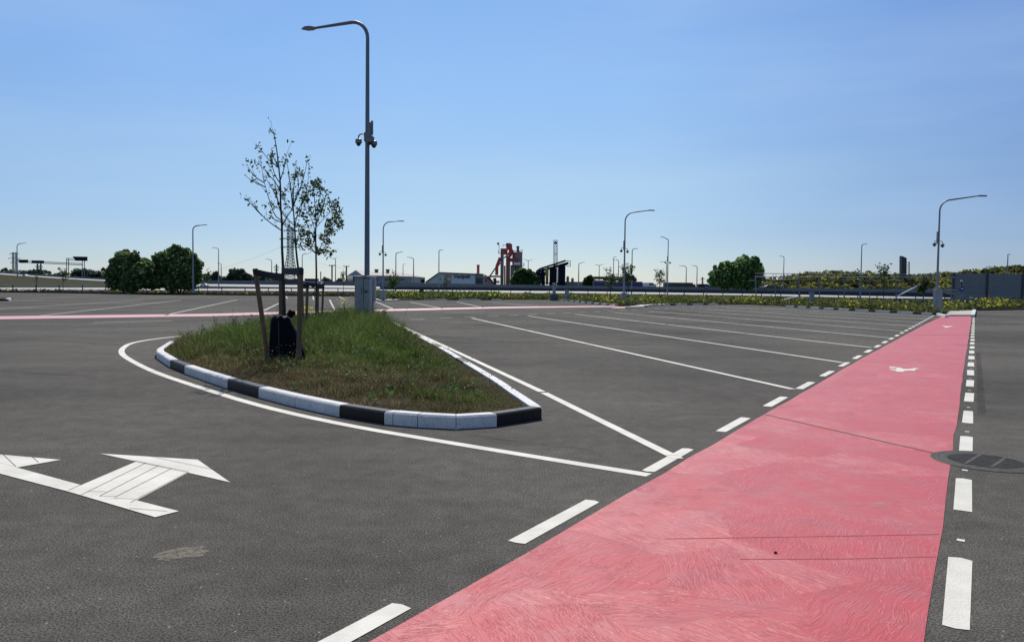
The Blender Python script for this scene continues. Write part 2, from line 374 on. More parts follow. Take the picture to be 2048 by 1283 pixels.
# verge between the lot and the highway
def road_near_z(px):
    xs = [-400, 0, 215, 420, 700, 1000, 1180, 1500, 1820, 2500]; ys = [578, 579.6, 579.4, 580.7, 582, 585, 586, 590.5, 596.4, 603]
    return at(px, float(np.interp(px, xs, ys)), 150.0)
ex = [p[0] for p in edge_px]; ey = [p[1] for p in edge_px]
def verge(px, u):
    a = G(px, float(np.interp(px, ex, ey))); b = road_near_z(px); b.z -= 0.45
    k = min(1, u * 1.35)
    return Vector((a.x + (b.x - a.x) * u, a.y + (b.y - a.y) * u, 0.09 + (b.z - 0.09) * k * k * (3 - 2 * k) + 0.0))
mb = MB(); cols = sorted(set(list(np.linspace(-420, 2500, 90)) + ex)); nu = 8; i0 = 0
for px in cols:
    for k in range(nu + 1):
        mb.v.append(tuple(verge(px, k / nu)))
for i in range(len(cols) - 1):
    for k in range(nu):
        a = i * (nu + 1) + k; mb.f.append((a, a + nu + 1, a + nu + 2, a + 1)); mb.m.append(0)
structure('verge', mb, DRY)

# highway behind the verge, seen edge-on
def ribbon(rows, Y0, Y1):
    mb = MB()
    for px, y0, y1 in rows: mb.v += [tuple(at(px, y0, Y0)), tuple(at(px, y1, Y1))]
    for i in range(len(rows) - 1): mb.f.append((2 * i, 2 * i + 2, 2 * i + 3, 2 * i + 1)); mb.m.append(0)
    return mb
structure('highway', ribbon([(-400, 578, 573.5), (0, 579.6, 575), (215, 579.4, 575), (420, 580.7, 576.8), (700, 582, 577.3), (1000, 585, 578), (1180, 586, 579.5), (1500, 590.5, 584), (1820, 596.4, 590), (2500, 603, 597)], 150, 184), ROADM)
def standing(rows, Y, th):
    mb = MB(); n = len(rows)
    for px, y0, y1 in rows:
        a = at(px, y0, Y); b = at(px, y1, Y)
        mb.v += [tuple(a), tuple(b), (b.x, b.y + th, b.z), (a.x, a.y + th, a.z)]
    for i in range(n - 1):
        for j in range(4):
            k = (j + 1) % 4; mb.f.append((4 * i + j, 4 * i + 4 + j, 4 * i + 4 + k, 4 * i + k)); mb.m.append(0)
    mb.f += [(0, 1, 2, 3), (4 * n - 4, 4 * n - 3, 4 * n - 2, 4 * n - 1)]; mb.m += [0, 0]
    return mb
o = standing([(360, 575, 560.5), (600, 576, 561), (760, 577, 564), (1000, 579, 568.5), (1180, 580.5, 571.5), (1500, 585, 575), (1820, 591, 577.8), (2500, 598, 586)], 184.5, 0.5).build('median_wall', WALLB)
tag(o, 'long low grey concrete wall along the far side of the highway', 'wall')
structure('embankment', ribbon([(-500, 577, 531.2), (0, 576, 548.6), (120, 576, 556.8), (235, 576, 563), (420, 577, 567.5), (560, 577.5, 567.5)], 184.8, 260), DRY)
structure('ramp_road', ribbon([(-500, 531, 528), (0, 548.4, 546), (120, 556.6, 554.4), (235, 562.8, 560.8)], 260.5, 272), ROADM)
structure('upper_road', ribbon([(225, 571, 567.6), (420, 572, 567.8), (700, 575.5, 571), (760, 576.5, 573.5)], 180.0, 183.0), ROADM)
o = standing([(-400, 519, 514), (0, 546.4, 544), (60, 551, 547.5), (120, 555, 551.5), (235, 561.3, 557.5), (360, 563.5, 560.5)], 272, 0.5).build('ramp_barrier', WALLB)
tag(o, 'dark grey barrier descending along the ramp at the far left', 'barrier')

# guardrail of the near carriageway: beam on separate posts
def guardrail(label, rows, Y, posts, ybase, beam_m=RAILM):
    r0 = at(rows[0][0], rows[0][1], Y); t = thing('guardrail', label, 'guardrail', (r0.x, Y, r0.z))
    standing(rows, Y, 0.08).build('beam', beam_m, t)
    for px in posts:
        top = at(px, float(np.interp(px, [r[0] for r in rows], [r[1] for r in rows])), Y)
        low = at(px, float(np.interp(px, *ybase)), Y)
        MB().box((top.x, Y + 0.16, (top.z + low.z) / 2 - 0.1), (0.14, 0.12, top.z - low.z + 0.5)).build('post', RAILM, t)
    return t
guardrail('dark steel guardrail in front of the sunlit highway, right of the cabinet', [(760, 578.8, 573.6), (1000, 581.0, 575.2), (1180, 582.6, 577), (1500, 587.2, 581), (1820, 593, 584.5), (1905, 595, 586)], 149.0,
          [790 + 38.6 * k for k in range(29)], ([760, 1000, 1500, 1900], [584, 588, 593.5, 600]))
guardrail('thin guardrail with a painted sun glint beside the two large bushes at left', [(-60, 569.0, 567.0), (100, 569.6, 567.6), (218, 570.0, 568.2), (420, 573.8, 572.4), (700, 576.8, 575.6)], 147.0,
          [-22 + 46.5 * k for k in range(16)], ([-60, 0, 215, 700], [580, 580, 580.5, 583]), mat('glint_rail', (0.42, 0.42, 0.40), 0.35, 0.5))  # sun glint along the beam painted as a bright rail colour

# ------------------------------------------------------------------ painted markings and the red walkway
Z1, Z2, Z3 = 0.004, 0.008, 0.012
def blob(cx, cy, rx, ry, z, rot=0, n=26, j=0.25):
    return [(cx + (rx * math.cos(a) * math.cos(rot) - ry * math.sin(a) * math.sin(rot)) * q, cy + (rx * math.cos(a) * math.sin(rot) + ry * math.sin(a) * math.cos(rot)) * q, z)
            for a, q in ((2 * math.pi * i / n, 1 + random.uniform(-j, j)) for i in range(n))]

def strip(mb, a, b, w, z=Z1, mi=0, wob=0.0):
    a = Vector((a[0], a[1])); b = Vector((b[0], b[1])); d = (b - a).normalized(); n = Vector((-d.y, d.x)) * w / 2
    k = max(1, int((b - a).length / 1.5)) if wob else 1; L = []; R_ = []
    for i in range(k + 1):
        p = a.lerp(b, i / k); L.append(p + n * (1 + random.uniform(-wob, wob))); R_.append(p - n * (1 + random.uniform(-wob, wob)))
    for i in range(k): mb.face([(L[i].x, L[i].y, z), (R_[i].x, R_[i].y, z), (R_[i + 1].x, R_[i + 1].y, z), (L[i + 1].x, L[i + 1].y, z)], mi)
def polystrip(mb, pts, w, z=Z1):
    pts = [Vector((p[0], p[1])) for p in pts]; n = len(pts); L = []
    for i, p in enumerate(pts):
        d = (pts[min(i + 1, n - 1)] - pts[max(i - 1, 0)]).normalized(); m = Vector((-d.y, d.x)) * w / 2; L.append((p + m, p - m))
    for i in range(n - 1): mb.face([(L[i][0].x, L[i][0].y, z), (L[i][1].x, L[i][1].y, z), (L[i + 1][1].x, L[i + 1][1].y, z), (L[i + 1][0].x, L[i + 1][0].y, z)])
def chaikin(p, it=2, closed=False):
    p = [Vector(q[:2]) for q in p]
    for _ in range(it):
        o = [] if closed else [p[0]]
        for i in range(len(p) if closed else len(p) - 1):
            a = p[i]; b = p[(i + 1) % len(p)]; o += [a.lerp(b, .25), a.lerp(b, .75)]
        if not closed: o.append(p[-1])
        p = o
    return p

def wavy(s0, s1, t, k=60, amp=0.012):
    return [(s0 + (s1 - s0) * i / k, t(s0 + (s1 - s0) * i / k) + random.uniform(-amp, amp)) for i in range(k + 1)]
tL = lambda s: float(np.interp(s, [-10, 20, 45, 60], [-2.285, -2.285, -2.10, -1.85])); tR = lambda s: -0.15
mb = MB()
L_ = [ST(s, t, Z1) for s, t in wavy(-9, 60.2, tL, 90)]; R__ = [ST(s, t, Z1) for s, t in wavy(-9, 61.8, tR, 90)]
for i in range(90): mb.face([L_[i], R__[i], R__[i + 1], L_[i + 1]])
structure('walkway_path', mb, PINK)
mb = MB()   # far red walkway seen as a thin band
f0 = [(-300, 645.5, 638), (0, 638, 632), (420, 631.8, 627), (760, 622, 618.2), (1000, 616, 613.2), (1180, 613.6, 611.6), (1250, 613, 611.4)]
for a, b in zip(f0[:-1], f0[1:]): mb.face([G(a[0], a[1], Z1), G(b[0], b[1], Z1), G(b[0], b[2], Z1), G(a[0], a[2], Z1)])
mb.face([G(1222, 615.5, Z1), G(1262, 615.5, Z1), G(1268, 612.5, Z1), G(1240, 612.5, Z1)])
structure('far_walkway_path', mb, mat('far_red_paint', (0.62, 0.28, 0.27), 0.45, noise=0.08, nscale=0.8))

mb = MB()
def dash(s, t, ln, w=0.12):
    c = [(s, t - w / 2), (s, t + w / 2), (s + ln, t + w / 2), (s + ln, t - w / 2)]
    j = lambda: random.uniform(-.012, .012)
    p = [ST(a + j(), b + j() * .5, Z1) for a, b in c]
    e0 = ST(s - .01 + j(), t, Z1); e1 = ST(s + ln + .02 + j(), t + j(), Z1)
    mb.face([p[0], e0, p[1], p[2], e1, p[3]])
s = -7.2; k = 0
while s < 60: dash(s, -2.425, 1.12); s += 2.265 - 0.0025 * max(0, s - 12)
for k, s in enumerate([-6.9, -4.7, -2.5, -0.3, 1.95, 4.20, 6.51, 8.80, 10.97, 13.16, 15.3, 17.4] + [19.5 + 2.1 * i for i in range(20)]):
    dash(s, -0.03, 1.12)
    if s < 40: mb.box((*ST(s + 1.42 + random.uniform(-.1, .1), -0.03)[:2], Z1), (0.05, 0.045, 0.002), math.radians(59))
structure('walkway_dash_marking', mb, WHITE)

mb = MB()   # slanted bay lines
for k in range(9):
    s = 13.08 + 5.58 * k; near = ST(s, -2.50); ln = 28.8 - 0.75 * k
    far = near - Vector((Q.x, Q.y, 0)) * ln; strip(mb, near, far, 0.12, z=0.0062, wob=0.03)
strip(mb, G(1356, 917.5), G(1088, 785.5), 0.12, z=0.0062, wob=0.02); strip(mb, G(1084, 783.5), G(780, 641), 0.12, z=0.0062, wob=0.02)
strip(mb, G(778, 641), G(794, 640.5), 0.12)
structure('bay_line_marking', mb, WHITE)
mb = MB()
for k in range(24): strip(mb, ST(29.8 + 2.2 * k, -23.7 + .07 * k), ST(30.85 + 2.2 * k, -23.65 + .07 * k), 0.12)
for a, b in [((0, 617.5), (285, 600)), ((80, 631), (362, 600)), ((330, 630), (475, 599)), ((527, 621), (563, 604)), ((670, 620), (659, 599)), ((787, 618), (742, 599)), ((887, 617), (821, 604)), ((967, 615), (914, 603.5)),
             ((1078, 612), (985, 604.5)), ((187, 645), (345, 641)), ((889, 624.8), (947, 624.6)), ((0, 603.5), (85, 600.5)), ((20, 595), (400, 596.2)), ((400, 596.2), (575, 597.4)), ((560, 597.6), (700, 599)),
             ((627, 599), (626, 592)), ((690, 599), (677, 592)), ((575, 596.5), (572, 592)), ((120, 593), (260, 589)), ((280, 594), (420, 589.8)), ((1380, 617), (1560, 624)), ((1420, 612), (1700, 625)), ((1330, 612.4), (1400, 611.8)), ((1480, 615.5), (1600, 619))]:
    strip(mb, G(*a), G(*b), 0.14)
structure('far_bay_line_marking', mb, WHITE_WORN)
mb = MB()
curve = [G(*p) for p in [(1298, 950), (1080, 915), (880, 882), (700, 852), (530, 815), (400, 775), (310, 745), (262, 721), (243, 708), (243, 697), (262, 685), (320, 676), (400, 668)]] + [Vector((-8.2, 30.5, 0)), Vector((-6.4, 35.6, 0))]
curve[-2:] = [Vector((-10.6, 27.6, 0)), Vector((-9.6, 30.5, 0))]
polystrip(mb, chaikin(curve, 2), 0.13); structure('island_line_marking', mb, WHITE)

# arrows on the lot
def zp(x, y): return (x / 4.096, 880 + y / 4.096)
mb = MB()
for pi_, poly in enumerate(([(820, 107), (1620, 157), (1885, 342), (1545, 264), (1110, 170)], [(1112, 174), (1540, 264), (1120, 490), (665, 365)],
             [(140, 222), (665, 365), (1120, 490), (1465, 578), (1270, 627), (560, 418), (0, 271), (-520, 135), (-430, 62)], [(-430, 60), (0, 115), (495, 158), (140, 221)])):
    mb.face([G(*zp(*p), Z1 + pi_ * .0007) for p in poly])
structure('arrow_marking', mb, WHITE)
mb = MB()
def hair(a, b, w=0.005): strip(mb, G(*zp(*a)), G(*zp(*b)), w, Z1 + 0.0045)
for a, b in [((1200, 188), (660, 455)), ((1302, 210), (815, 463)), ((1405, 235), (945, 470)), ((1112, 172), (560, 415)), ((1540, 264), (1070, 515)), ((1110, 171), (1545, 264)), ((1240, 137), (1740, 242)), ((25, 120), (130, 220)), ((265, 142), (315, 185)), ((720, 425), (870, 425)), ((815, 462), (950, 466)), ((930, 480), (1110, 486)), ((1060, 562), (1370, 588))]:
    hair(a, b)
strip(mb, G(1326, 911.5), G(1357, 911), 0.006, Z1 + 0.004)
strip(mb, G(1530, 829), G(1700, 868), 0.03, Z1 + 0.002); strip(mb, G(1700, 868), G(1870, 907), 0.03, Z1 + 0.002); strip(mb, G(1870, 907), G(1902, 905), 0.018, Z1 + 0.002)
strip(mb, G(1088, 785), G(1082, 783), 0.0, Z1 + .002)
structure('joint_line', mb, mat('joint_dark', (0.10, 0.09, 0.08), 0.9, spec=.1))
mb = MB()
for a, b in (((1330, 1078), (1600, 1074)), ((1600, 1074), (1878, 1069)), ((1480, 1119), (1700, 1118)), ((1700, 1118), (1872, 1114)), ((1795, 735.5), (1822, 737.5))): strip(mb, G(*a), G(*b), 0.008, Z1 + 0.0015, wob=.3)
structure('trowel_seam_line', mb, mat('seam_red', (0.41, 0.074, 0.082), 0.8, spec=.1))
TY = bpy.data.materials.new('tyre_smear'); TY.use_nodes = True; _n = TY.node_tree.nodes; _l = TY.node_tree.links
_b = _n['Principled BSDF']; _b.inputs['Base Color'].default_value = (.022, .021, .021, 1); _b.inputs['Roughness'].default_value = .9; _b.inputs['Specular IOR Level'].default_value = .1
_t = _n.new('ShaderNodeTexNoise'); _t.inputs['Scale'].default_value = 5; _t.inputs['Detail'].default_value = 8; _t.inputs['Roughness'].default_value = .8
_g = _n.new('ShaderNodeNewGeometry'); _l.new(_g.outputs['Position'], _t.inputs['Vector']); _r = _n.new('ShaderNodeMapRange'); _r.inputs[1].default_value = .40; _r.inputs[2].default_value = .66; _r.inputs[4].default_value = .5
_l.new(_t.outputs['Fac'], _r.inputs[0]); _l.new(_r.outputs[0], _b.inputs['Alpha'])
mb = MB()
for pts, w in (([(1956, 705), (1960, 760), (1963, 830)], .10), ([(1800, 671), (1880, 669), (1990, 670), (2048, 672)], .22), ([(1905, 688), (1935, 690), (1985, 692)], .2), ([(0, 742), (90, 748), (190, 752)], .12), ([(370, 745), (345, 741), (300, 742)], .1),
               ([(900, 655), (1100, 662), (1400, 668), (1700, 664)], .2), ([(820, 668), (1000, 684), (1300, 690)], .2), ([(930, 868), (1010, 880), (1100, 892), (1180, 900)], .04),
               ([(100, 662), (300, 668), (420, 660)], .18), ([(0, 676), (150, 684), (240, 690)], .2), ([(1560, 815), (1590, 812)], .03), ([(980, 645), (1300, 650), (1760, 645)], .25), ([(1150, 640), (1500, 648), (1790, 660)], .2), ([(1960, 650), (2048, 648)], .3)):
    polystrip(mb, chaikin([G(*p_) for p_ in pts], 2), w, Z1 + .003)
structure('tyre_marking', mb, TY)
STN = TY.copy(); STN.name = 'cement_stain'; _b2 = STN.node_tree.nodes['Principled BSDF']; _b2.inputs['Base Color'].default_value = (.46, .40, .30, 1)
for _q in STN.node_tree.nodes:
    if _q.type == 'MAP_RANGE': _q.inputs[1].default_value = .40; _q.inputs[2].default_value = .8; _q.inputs[4].default_value = .75
    if _q.type == 'TEX_NOISE': _q.inputs['Scale'].default_value = 30
mb = MB()
for px_, py_, rx_, ry_ in ((365, 1108, .15, .10), (1010, 830, .05, .3), (1760, 1010, .12, .04)):
    c_ = G(px_, py_); mb.face(blob(c_.x, c_.y, rx_, ry_, Z1 + .0025, rot=.5))
structure('stain_marking', mb, STN)
mb = MB()   # pedestrian symbols on the walkway
def zq(x, y): return (1740 + x / 14.63, 700 + y / 14.63)
for poly in ([(570, 478), (690, 478), (780, 500), (760, 525), (700, 515), (560, 510)], [(545, 555), (670, 535), (700, 560), (760, 555), (780, 500), (900, 512), (990, 545), (1000, 600), (960, 630), (790, 625), (740, 595)],
             [(990, 545), (1150, 542), (1300, 518), (1360, 528), (1410, 520), (1430, 540), (1350, 552), (1310, 600), (1150, 592), (1000, 600)]):
    mb.face([G(*zq(*p), Z1 + .004) for p in poly])
for poly in ([(1884, 651), (1894, 652), (1908, 651.4), (1900, 653.2), (1892, 654.6)],): mb.face([G(*p, Z1 + .004) for p in poly])
structure('pedestrian_marking', mb, WHITE)
# a dried cement patch and tyre scuffs
# ------------------------------------------------------------------ drain cover (a thing set in the lot)
dc = Vector((4.53, 7.27, 0)); dr = thing('drain_cover', 'round slotted iron drain cover beside the red walkway', 'drain cover', dc)
MB().lathe((0, 0, 0), [(0.47, 0.0), (0.468, 0.0055), (0.455, 0.009), (0.43, 0.006), (0.41, 0.010), (0.385, 0.006), (0.365, 0.011), (0.335, 0.010), (0.325, 0.007), (0.32, 0.0055)], 56).build('ring_frame', IRON, dr, world=False)
mb = MB(); u_ = G(1953.6, 917.9) - G(1896.8, 913.5); ra = math.atan2(u_.y, u_.x); ux = Vector((math.cos(ra), math.sin(ra))); uy = Vector((-ux.y, ux.x))
for k in range(-6, 7):
    y = k * 0.047; h = math.sqrt(max(0, 0.318 ** 2 - y * y))
    c = uy * y; mb.box((c.x, c.y, 0.0085), (2 * h, 0.021, 0.006), ra)
v_ = G(1958, 915.7) - G(1932.5, 931.3); rv = math.atan2(v_.y, v_.x)
for x in (-0.105, 0.105):
    h = math.sqrt(0.318 ** 2 - x * x); c = Vector((-math.sin(rv), math.cos(rv))) * x; mb.box((c.x, c.y, 0.0105), (2 * h, 0.030, 0.005), rv)
mb.build('grate', IRON, dr, world=False)
MB().lathe((0, 0, 0), [(0.318, 0.0045), (0.318, 0.0052)], 40).build('sump', DARK, dr, world=False)

# ------------------------------------------------------------------ planted island: kerb, soil, grass
KH = 0.15
fxs = [313, 345, 440, 500, 575, 700, 770, 850, 920, 1000, 1083]; fys = [716, 738, 772, 790, 810, 838, 848, 855, 858, 852, 838]
front = [G(x, float(np.interp(x, fxs, fys))) for x in (313, 325, 340, 369, 412, 455, 517, 590, 679, 768, 786, 835, 912, 994, 1045, 1083)]
rightE = [G(*p, KH) for p in [(1082, 810), (1000, 757), (900, 700), (830, 664), (775, 640)]]
leftE = [G(*p, KH) for p in [(313, 697), (338, 682), (372, 673), (420, 666)]]
outline = [Vector(p[:2]) for p in front] + [Vector(p[:2]) for p in rightE] + [Vector((-6.9, 36.9)), Vector((-9.2, 33.2)), Vector((-10.4, 29.5))] + [Vector(p[:2]) for p in reversed(leftE)]
# resample outline into stone-length pieces
def resample(p, closed=True, step=0.5):
    out = []; q = p + [p[0]] if closed else p
    for a, b in zip(q[:-1], q[1:]):
        k = max(1, round((b - a).length / step)); out += [a.lerp(b, i / k) for i in range(k)]
    return out
nF = len(front); OUT = outline[:nF] + resample(outline[nF - 1:] + [outline[0]], False, 1.0)[1:]; nO = len(OUT)
cen = sum(OUT, Vector((0, 0))) / nO
def inset(P, w):
    R_ = []
    for i in range(len(P)):
        t = (P[(i + 1) % len(P)] - P[i - 1]).normalized(); n = Vector((-t.y, t.x)); R_.append(P[i] + n * w)
    return R_
area = sum(OUT[i].x * OUT[(i + 1) % nO].y - OUT[(i + 1) % nO].x * OUT[i].y for i in range(nO))
if area < 0: OUT.reverse()
INN = inset(OUT, 0.15); INC = inset(OUT, 0.02)
# black stones by stretch of the photo
def pxof(p, z=0.0):
    v = Vector((p[0], p[1], z - EYE)); return 1024 + FPX * v.dot(_R) / v.dot(_F), 641.5 - FPX * v.dot(_U) / v.dot(_F)
blacks = [(340, 369), (455, 517), (679, 768), (994, 1090)]
FSET = [Vector(q[:2]) for q in front]
mb = MB()
for i in range(nO):
    j = (i + 1) % nO; mid = (OUT[i] + OUT[j]) / 2; x, y = pxof(mid)
    frontside = all(any((e_ - f_).length < 1e-4 for f_ in FSET) for e_ in (OUT[i], OUT[j]))
    if frontside: blk = any(a < x < b for a, b in blacks)
    else:
        q = (Vector((0.4, 10.6)) - mid).length; blk = (q > 4 and (q - 4.6) % 4.0 < 1.0 and mid.x > -9)
    mi = 1 if blk else 0; e = 0.0
    a, b, ai, bi, ac, bc = OUT[i], OUT[j], INN[i], INN[j], INC[i], INC[j]
    g = 0.004; d = (b - a).normalized() * g
    jz = random.uniform(-.002, .002)
    mb.face([(*(a + d), -.05), (*(b - d), -.05), (*(b - d), KH - .02 + jz), (*(a + d), KH - .02 + jz)], mi)
    mb.face([(*(a + d), KH - .02 + jz), (*(b - d), KH - .02 + jz), (*(bc - d), KH + jz), (*(ac + d), KH + jz)], mi)
    mb.face([(*(ac + d), KH + jz), (*(bc - d), KH + jz), (*(bi - d), KH + jz), (*(ai + d), KH + jz)], mi)
    mb.face([(*(ai + d), KH + jz), (*(bi - d), KH + jz), (*(bi - d), -.05), (*(ai + d), -.05)], mi)
    mb.face([(*b, -.05), (*bi, -.05), (*(bi), KH - .012), (*b, KH - .035)], 2)
structure('island_kerb', mb, [KWHITE, KBLACK, mat('kerb_gap', (0.03, 0.03, 0.03), 0.9)])
def inside(x, y, P):
    c = np.zeros(len(x), bool)
    for i in range(len(P)):
        a = P[i]; b = P[i - 1]
        c ^= ((a.y > y) != (b.y > y)) & (x < (b.x - a.x) * (y - a.y) / (b.y - a.y + 1e-12) + a.x)
    return c
def edge_dist(x, y, P):
    d = np.full(len(x), 1e9)
    for i in range(len(P)):
        a = P[i]; b = P[i - 1]; ab = np.array([b.x - a.x, b.y - a.y]); L2 = ab @ ab + 1e-12
        t = np.clip(((x - a.x) * ab[0] + (y - a.y) * ab[1]) / L2, 0, 1)
        d = np.minimum(d, np.hypot(x - a.x - t * ab[0], y - a.y - t * ab[1]))
    return d
gx = np.arange(-11.5, 1.2, 0.25); gy = np.arange(8.0, 38.5, 0.25)
SOFT = inset(OUT, 0.14)
def soil_z(x, y):
    d = edge_dist(x, y, OUT); return 0.105 + 0.10 * (1 - np.exp(-d / 1.6)) + 0.015 * np.sin(x * 3.1) * np.sin(y * 2.7)
X_, Y_ = np.meshgrid(gx, gy, indexing='ij'); fz = soil_z(X_.ravel(), Y_.ravel()).reshape(X_.shape); ins = inside(X_.ravel(), Y_.ravel(), SOFT).reshape(X_.shape)
mb = MB(); idx = {}
for i in range(len(gx) - 1):
    for j in range(len(gy) - 1):
        c = [(i, j), (i + 1, j), (i + 1, j + 1), (i, j + 1)]
        if any(ins[q] for q in c):
            for q in c:
                if q not in idx: idx[q] = len(mb.v); mb.v.append((X_[q], Y_[q], fz[q] if ins[q] else 0.06))
            mb.f.append(tuple(idx[q] for q in c)); mb.m.append(0)
# fill the rim flush against the kerb
for v in range(len(mb.v)):
    x, y, z = mb.v[v]
    if z == 0.06:
        p = min(SOFT, key=lambda q: (q.x - x) ** 2 + (q.y - y) ** 2); mb.v[v] = (p.x, p.y, 0.11)
structure('island_soil_ground', mb, SOIL, smooth=True)

def fbm(x, y, s, seed=0):
    r = np.random.default_rng(seed); o = np.zeros_like(x)
    for k in range(5):
        a = r.uniform(0, 6.28); f = s * 1.7 ** k; o += np.sin(x * f * math.cos(a) + y * f * math.sin(a) + r.uniform(0, 6.28)) * np.sin(-x * f * math.sin(a) * 1.1 + y * f * math.cos(a) + r.uniform(0, 6.28)) / 1.5 ** k
    return o / 1.6
def blades(x, y, z, h, w, col, lean=0.42):
    n = len(x); a = RNG.uniform(0, 6.283, n); L = RNG.normal(0, lean, (n, 2)) * h[:, None]
    s = np.stack([np.cos(a) * w / 2, np.sin(a) * w / 2, np.zeros(n)], 1); p = np.stack([x, y, z], 1)
    m = p + np.stack([L[:, 0] * .35, L[:, 1] * .35, h * .6], 1); t = p + np.stack([L[:, 0], L[:, 1], h], 1)
    q = np.stack([p - s, p + s, m + s * .75, m - s * .75, m - s * .75, m + s * .75, t + s * .12, t - s * .12], 1).reshape(-1, 3)
    return q, np.repeat(col, 2, axis=0)
def island_points(n):
    x = RNG.uniform(-11, 0.6, n); y = 8.5 + 29 * RNG.uniform(0, 1, n) ** 1.35
    k = inside(x, y, INN); x, y = x[k], y[k]; return x, y
x, y = island_points(980000); d = edge_dist(x, y, OUT)
z = soil_z(x, y) - 0.02
barez = (np.hypot((x + 1.6) / .9, (y - 9.75) / .22) < 1) | (fbm(x, y, 1.9, 21) > .78) & (d < 1.6)
k_ = ~(barez & (RNG.uniform(0, 1, len(x)) < .8)); x, y, d, z = x[k_], y[k_], d[k_], z[k_]
# dry, reddish grass at the rim, tall and green inside
dry = np.clip(0.80 - d / 1.5 + 0.40 * fbm(x, y, 0.9, 3), 0, 1); front_dry = np.clip((13.0 - y - 0.62 * x + .5 * fbm(x, y, 1.1, 9)) / 2.6, 0, 1)
tipgreen = np.exp(-(((x + 0.7) / 0.9) ** 2 + ((y - 10.2) / 0.8) ** 2)); dry = np.clip(np.maximum(dry, front_dry) - tipgreen * 0.8, 0, 1)
tall = np.clip((y - 14.8 + 0.8 * fbm(x, y, .8, 8)) / 3.0, 0, 1) * np.clip((x + 9.5) / 3, 0, 1)
h = (0.12 + 0.30 * tall + 0.04 * fbm(x, y, 1.4, 5)) * RNG.uniform(0.35, 1.25, len(x)) ** 1.2 * np.clip(0.30 + d / 1.1, 0, 1)
rk = np.clip((x - (-5.9 + (37 - y) * .2305) + 1.15), 0, 9); h *= np.clip(1.05 - .75 * rk, .3, 1)
clump = np.clip(.75 + .75 * fbm(x, y, 4.2, 41), .35, 1.7); h *= clump; h *= 1 + .8 * (RNG.uniform(0, 1, len(x)) > .992)
bare = RNG.uniform(0, 1, len(x)) < np.clip(0.25 + d * 1.5, 0.2, 1) * (1 - 0.45 * dry)
x, y, z, h, dry, d = [v[bare] for v in (x, y, z, h, dry, d)]
w = 0.0036 + 0.00036 * y
gcol = np.array([0.062, 0.115, 0.016]); gcol2 = np.array([0.24, 0.31, 0.085]); dcol = np.array([0.115, 0.072, 0.036]); dcol2 = np.array([0.38, 0.31, 0.17])
r1 = RNG.uniform(0, 1, (len(x), 1)); isdry = (RNG.uniform(0, 1, len(x)) < dry * 0.75 + 0.08)[:, None]
shade_ = (.92 + .30 * fbm(x, y, 1.6, 31))[:, None].clip(.55, 1.25); col = shade_ * np.where(isdry, dcol + (dcol2 - dcol) * r1 ** 2.5, gcol + (gcol2 - gcol) * r1 ** 2.5)
q, col = blades(x, y, z, np.maximum(h, 0.04), w, col)
tag(fast_mesh('grass', q, 4, col, BLADE), 'rough green and rust-brown grass filling the planted island', 'grass', kind='stuff')
# seed heads and little pale flecks over the sward
x, y = island_points(9000); d = edge_dist(x, y, OUT); k = d > 0.3; x, y, d = x[k], y[k], d[k]
c = np.stack([x, y, soil_z(x, y) + RNG.uniform(0.12, 0.40, len(x))], 1); c = c[(c[:, 1] < 34)]
fl = leaf_faces(c, 0.012 + 0.0006 * c[:, 1], 1.4); rc = RNG.uniform(0, 1, (len(c), 1)); cc = np.where(rc < 0.25, np.array([0.30, 0.29, 0.19]), np.array([0.20, 0.20, 0.10]))
tag(fast_mesh('seed_head_litter', fl, 4, cc, BLADE), 'pale seed heads sprinkled among the island grass', 'seed heads', kind='stuff')

# ------------------------------------------------------------------ stakes, watering bag, young trees
def wall_at(x, y, py): return zat(x, y, py)
def stake(a_px, a_py, b_px, b_py, Yb, Yt, label, group, th=0.084):
    b = at(b_px, b_py, Yb); t = at(a_px, a_py, Yt)
    root = thing('tree_stake', label, 'tree stake', b, group)
    mb = MB(); d = (t - b); n = 5
    mb.tube([b - d.normalized() * 0.15, b.lerp(t, .4), t], [th * 0.56, th * .55, th * .54], 7)
    mb.build('post', WOOD, root)
    u = d.normalized()
    MB().tube([t - u * 0.11, t + u * 0.008], th * 0.585, 7).build('top_band', BAND, root)
    return root, b, t
GS = 'round wooden stakes round the young trees'
s1 = stake(510, 538, 536, 717, 14.6, 14.6, 'leaning wooden stake with black band, leftmost at the bagged tree', GS)
s2 = stake(602, 537, 597, 728, 13.9, 13.9, 'upright wooden stake with black band right of the watering bag', GS)
s3 = stake(562, 549, 562, 706, 15.4, 15.4, 'wooden stake standing behind the black watering bag', GS)
s3b = stake(566, 556, 572, 660, 20.0, 20.2, 'thin dark stake just right of the post behind the bag', GS, 0.06)
s4 = stake(615, 566, 612, 665, 21.6, 21.8, 'short wooden stake behind the front right stake of the bagged tree', GS, 0.075)
s4b = stake(604, 566, 607, 662, 22.6, 22.6, 'stake half hidden behind the upright front stake', GS, 0.06)
s5 = stake(636, 572, 635, 650, 28.6, 28.6, 'short stake close beside the rearmost young tree trunk', GS, 0.075)
s6 = stake(647, 566, 643, 650, 29.2, 29.4, 'rightmost short stake beside the rearmost young tree', GS, 0.075)
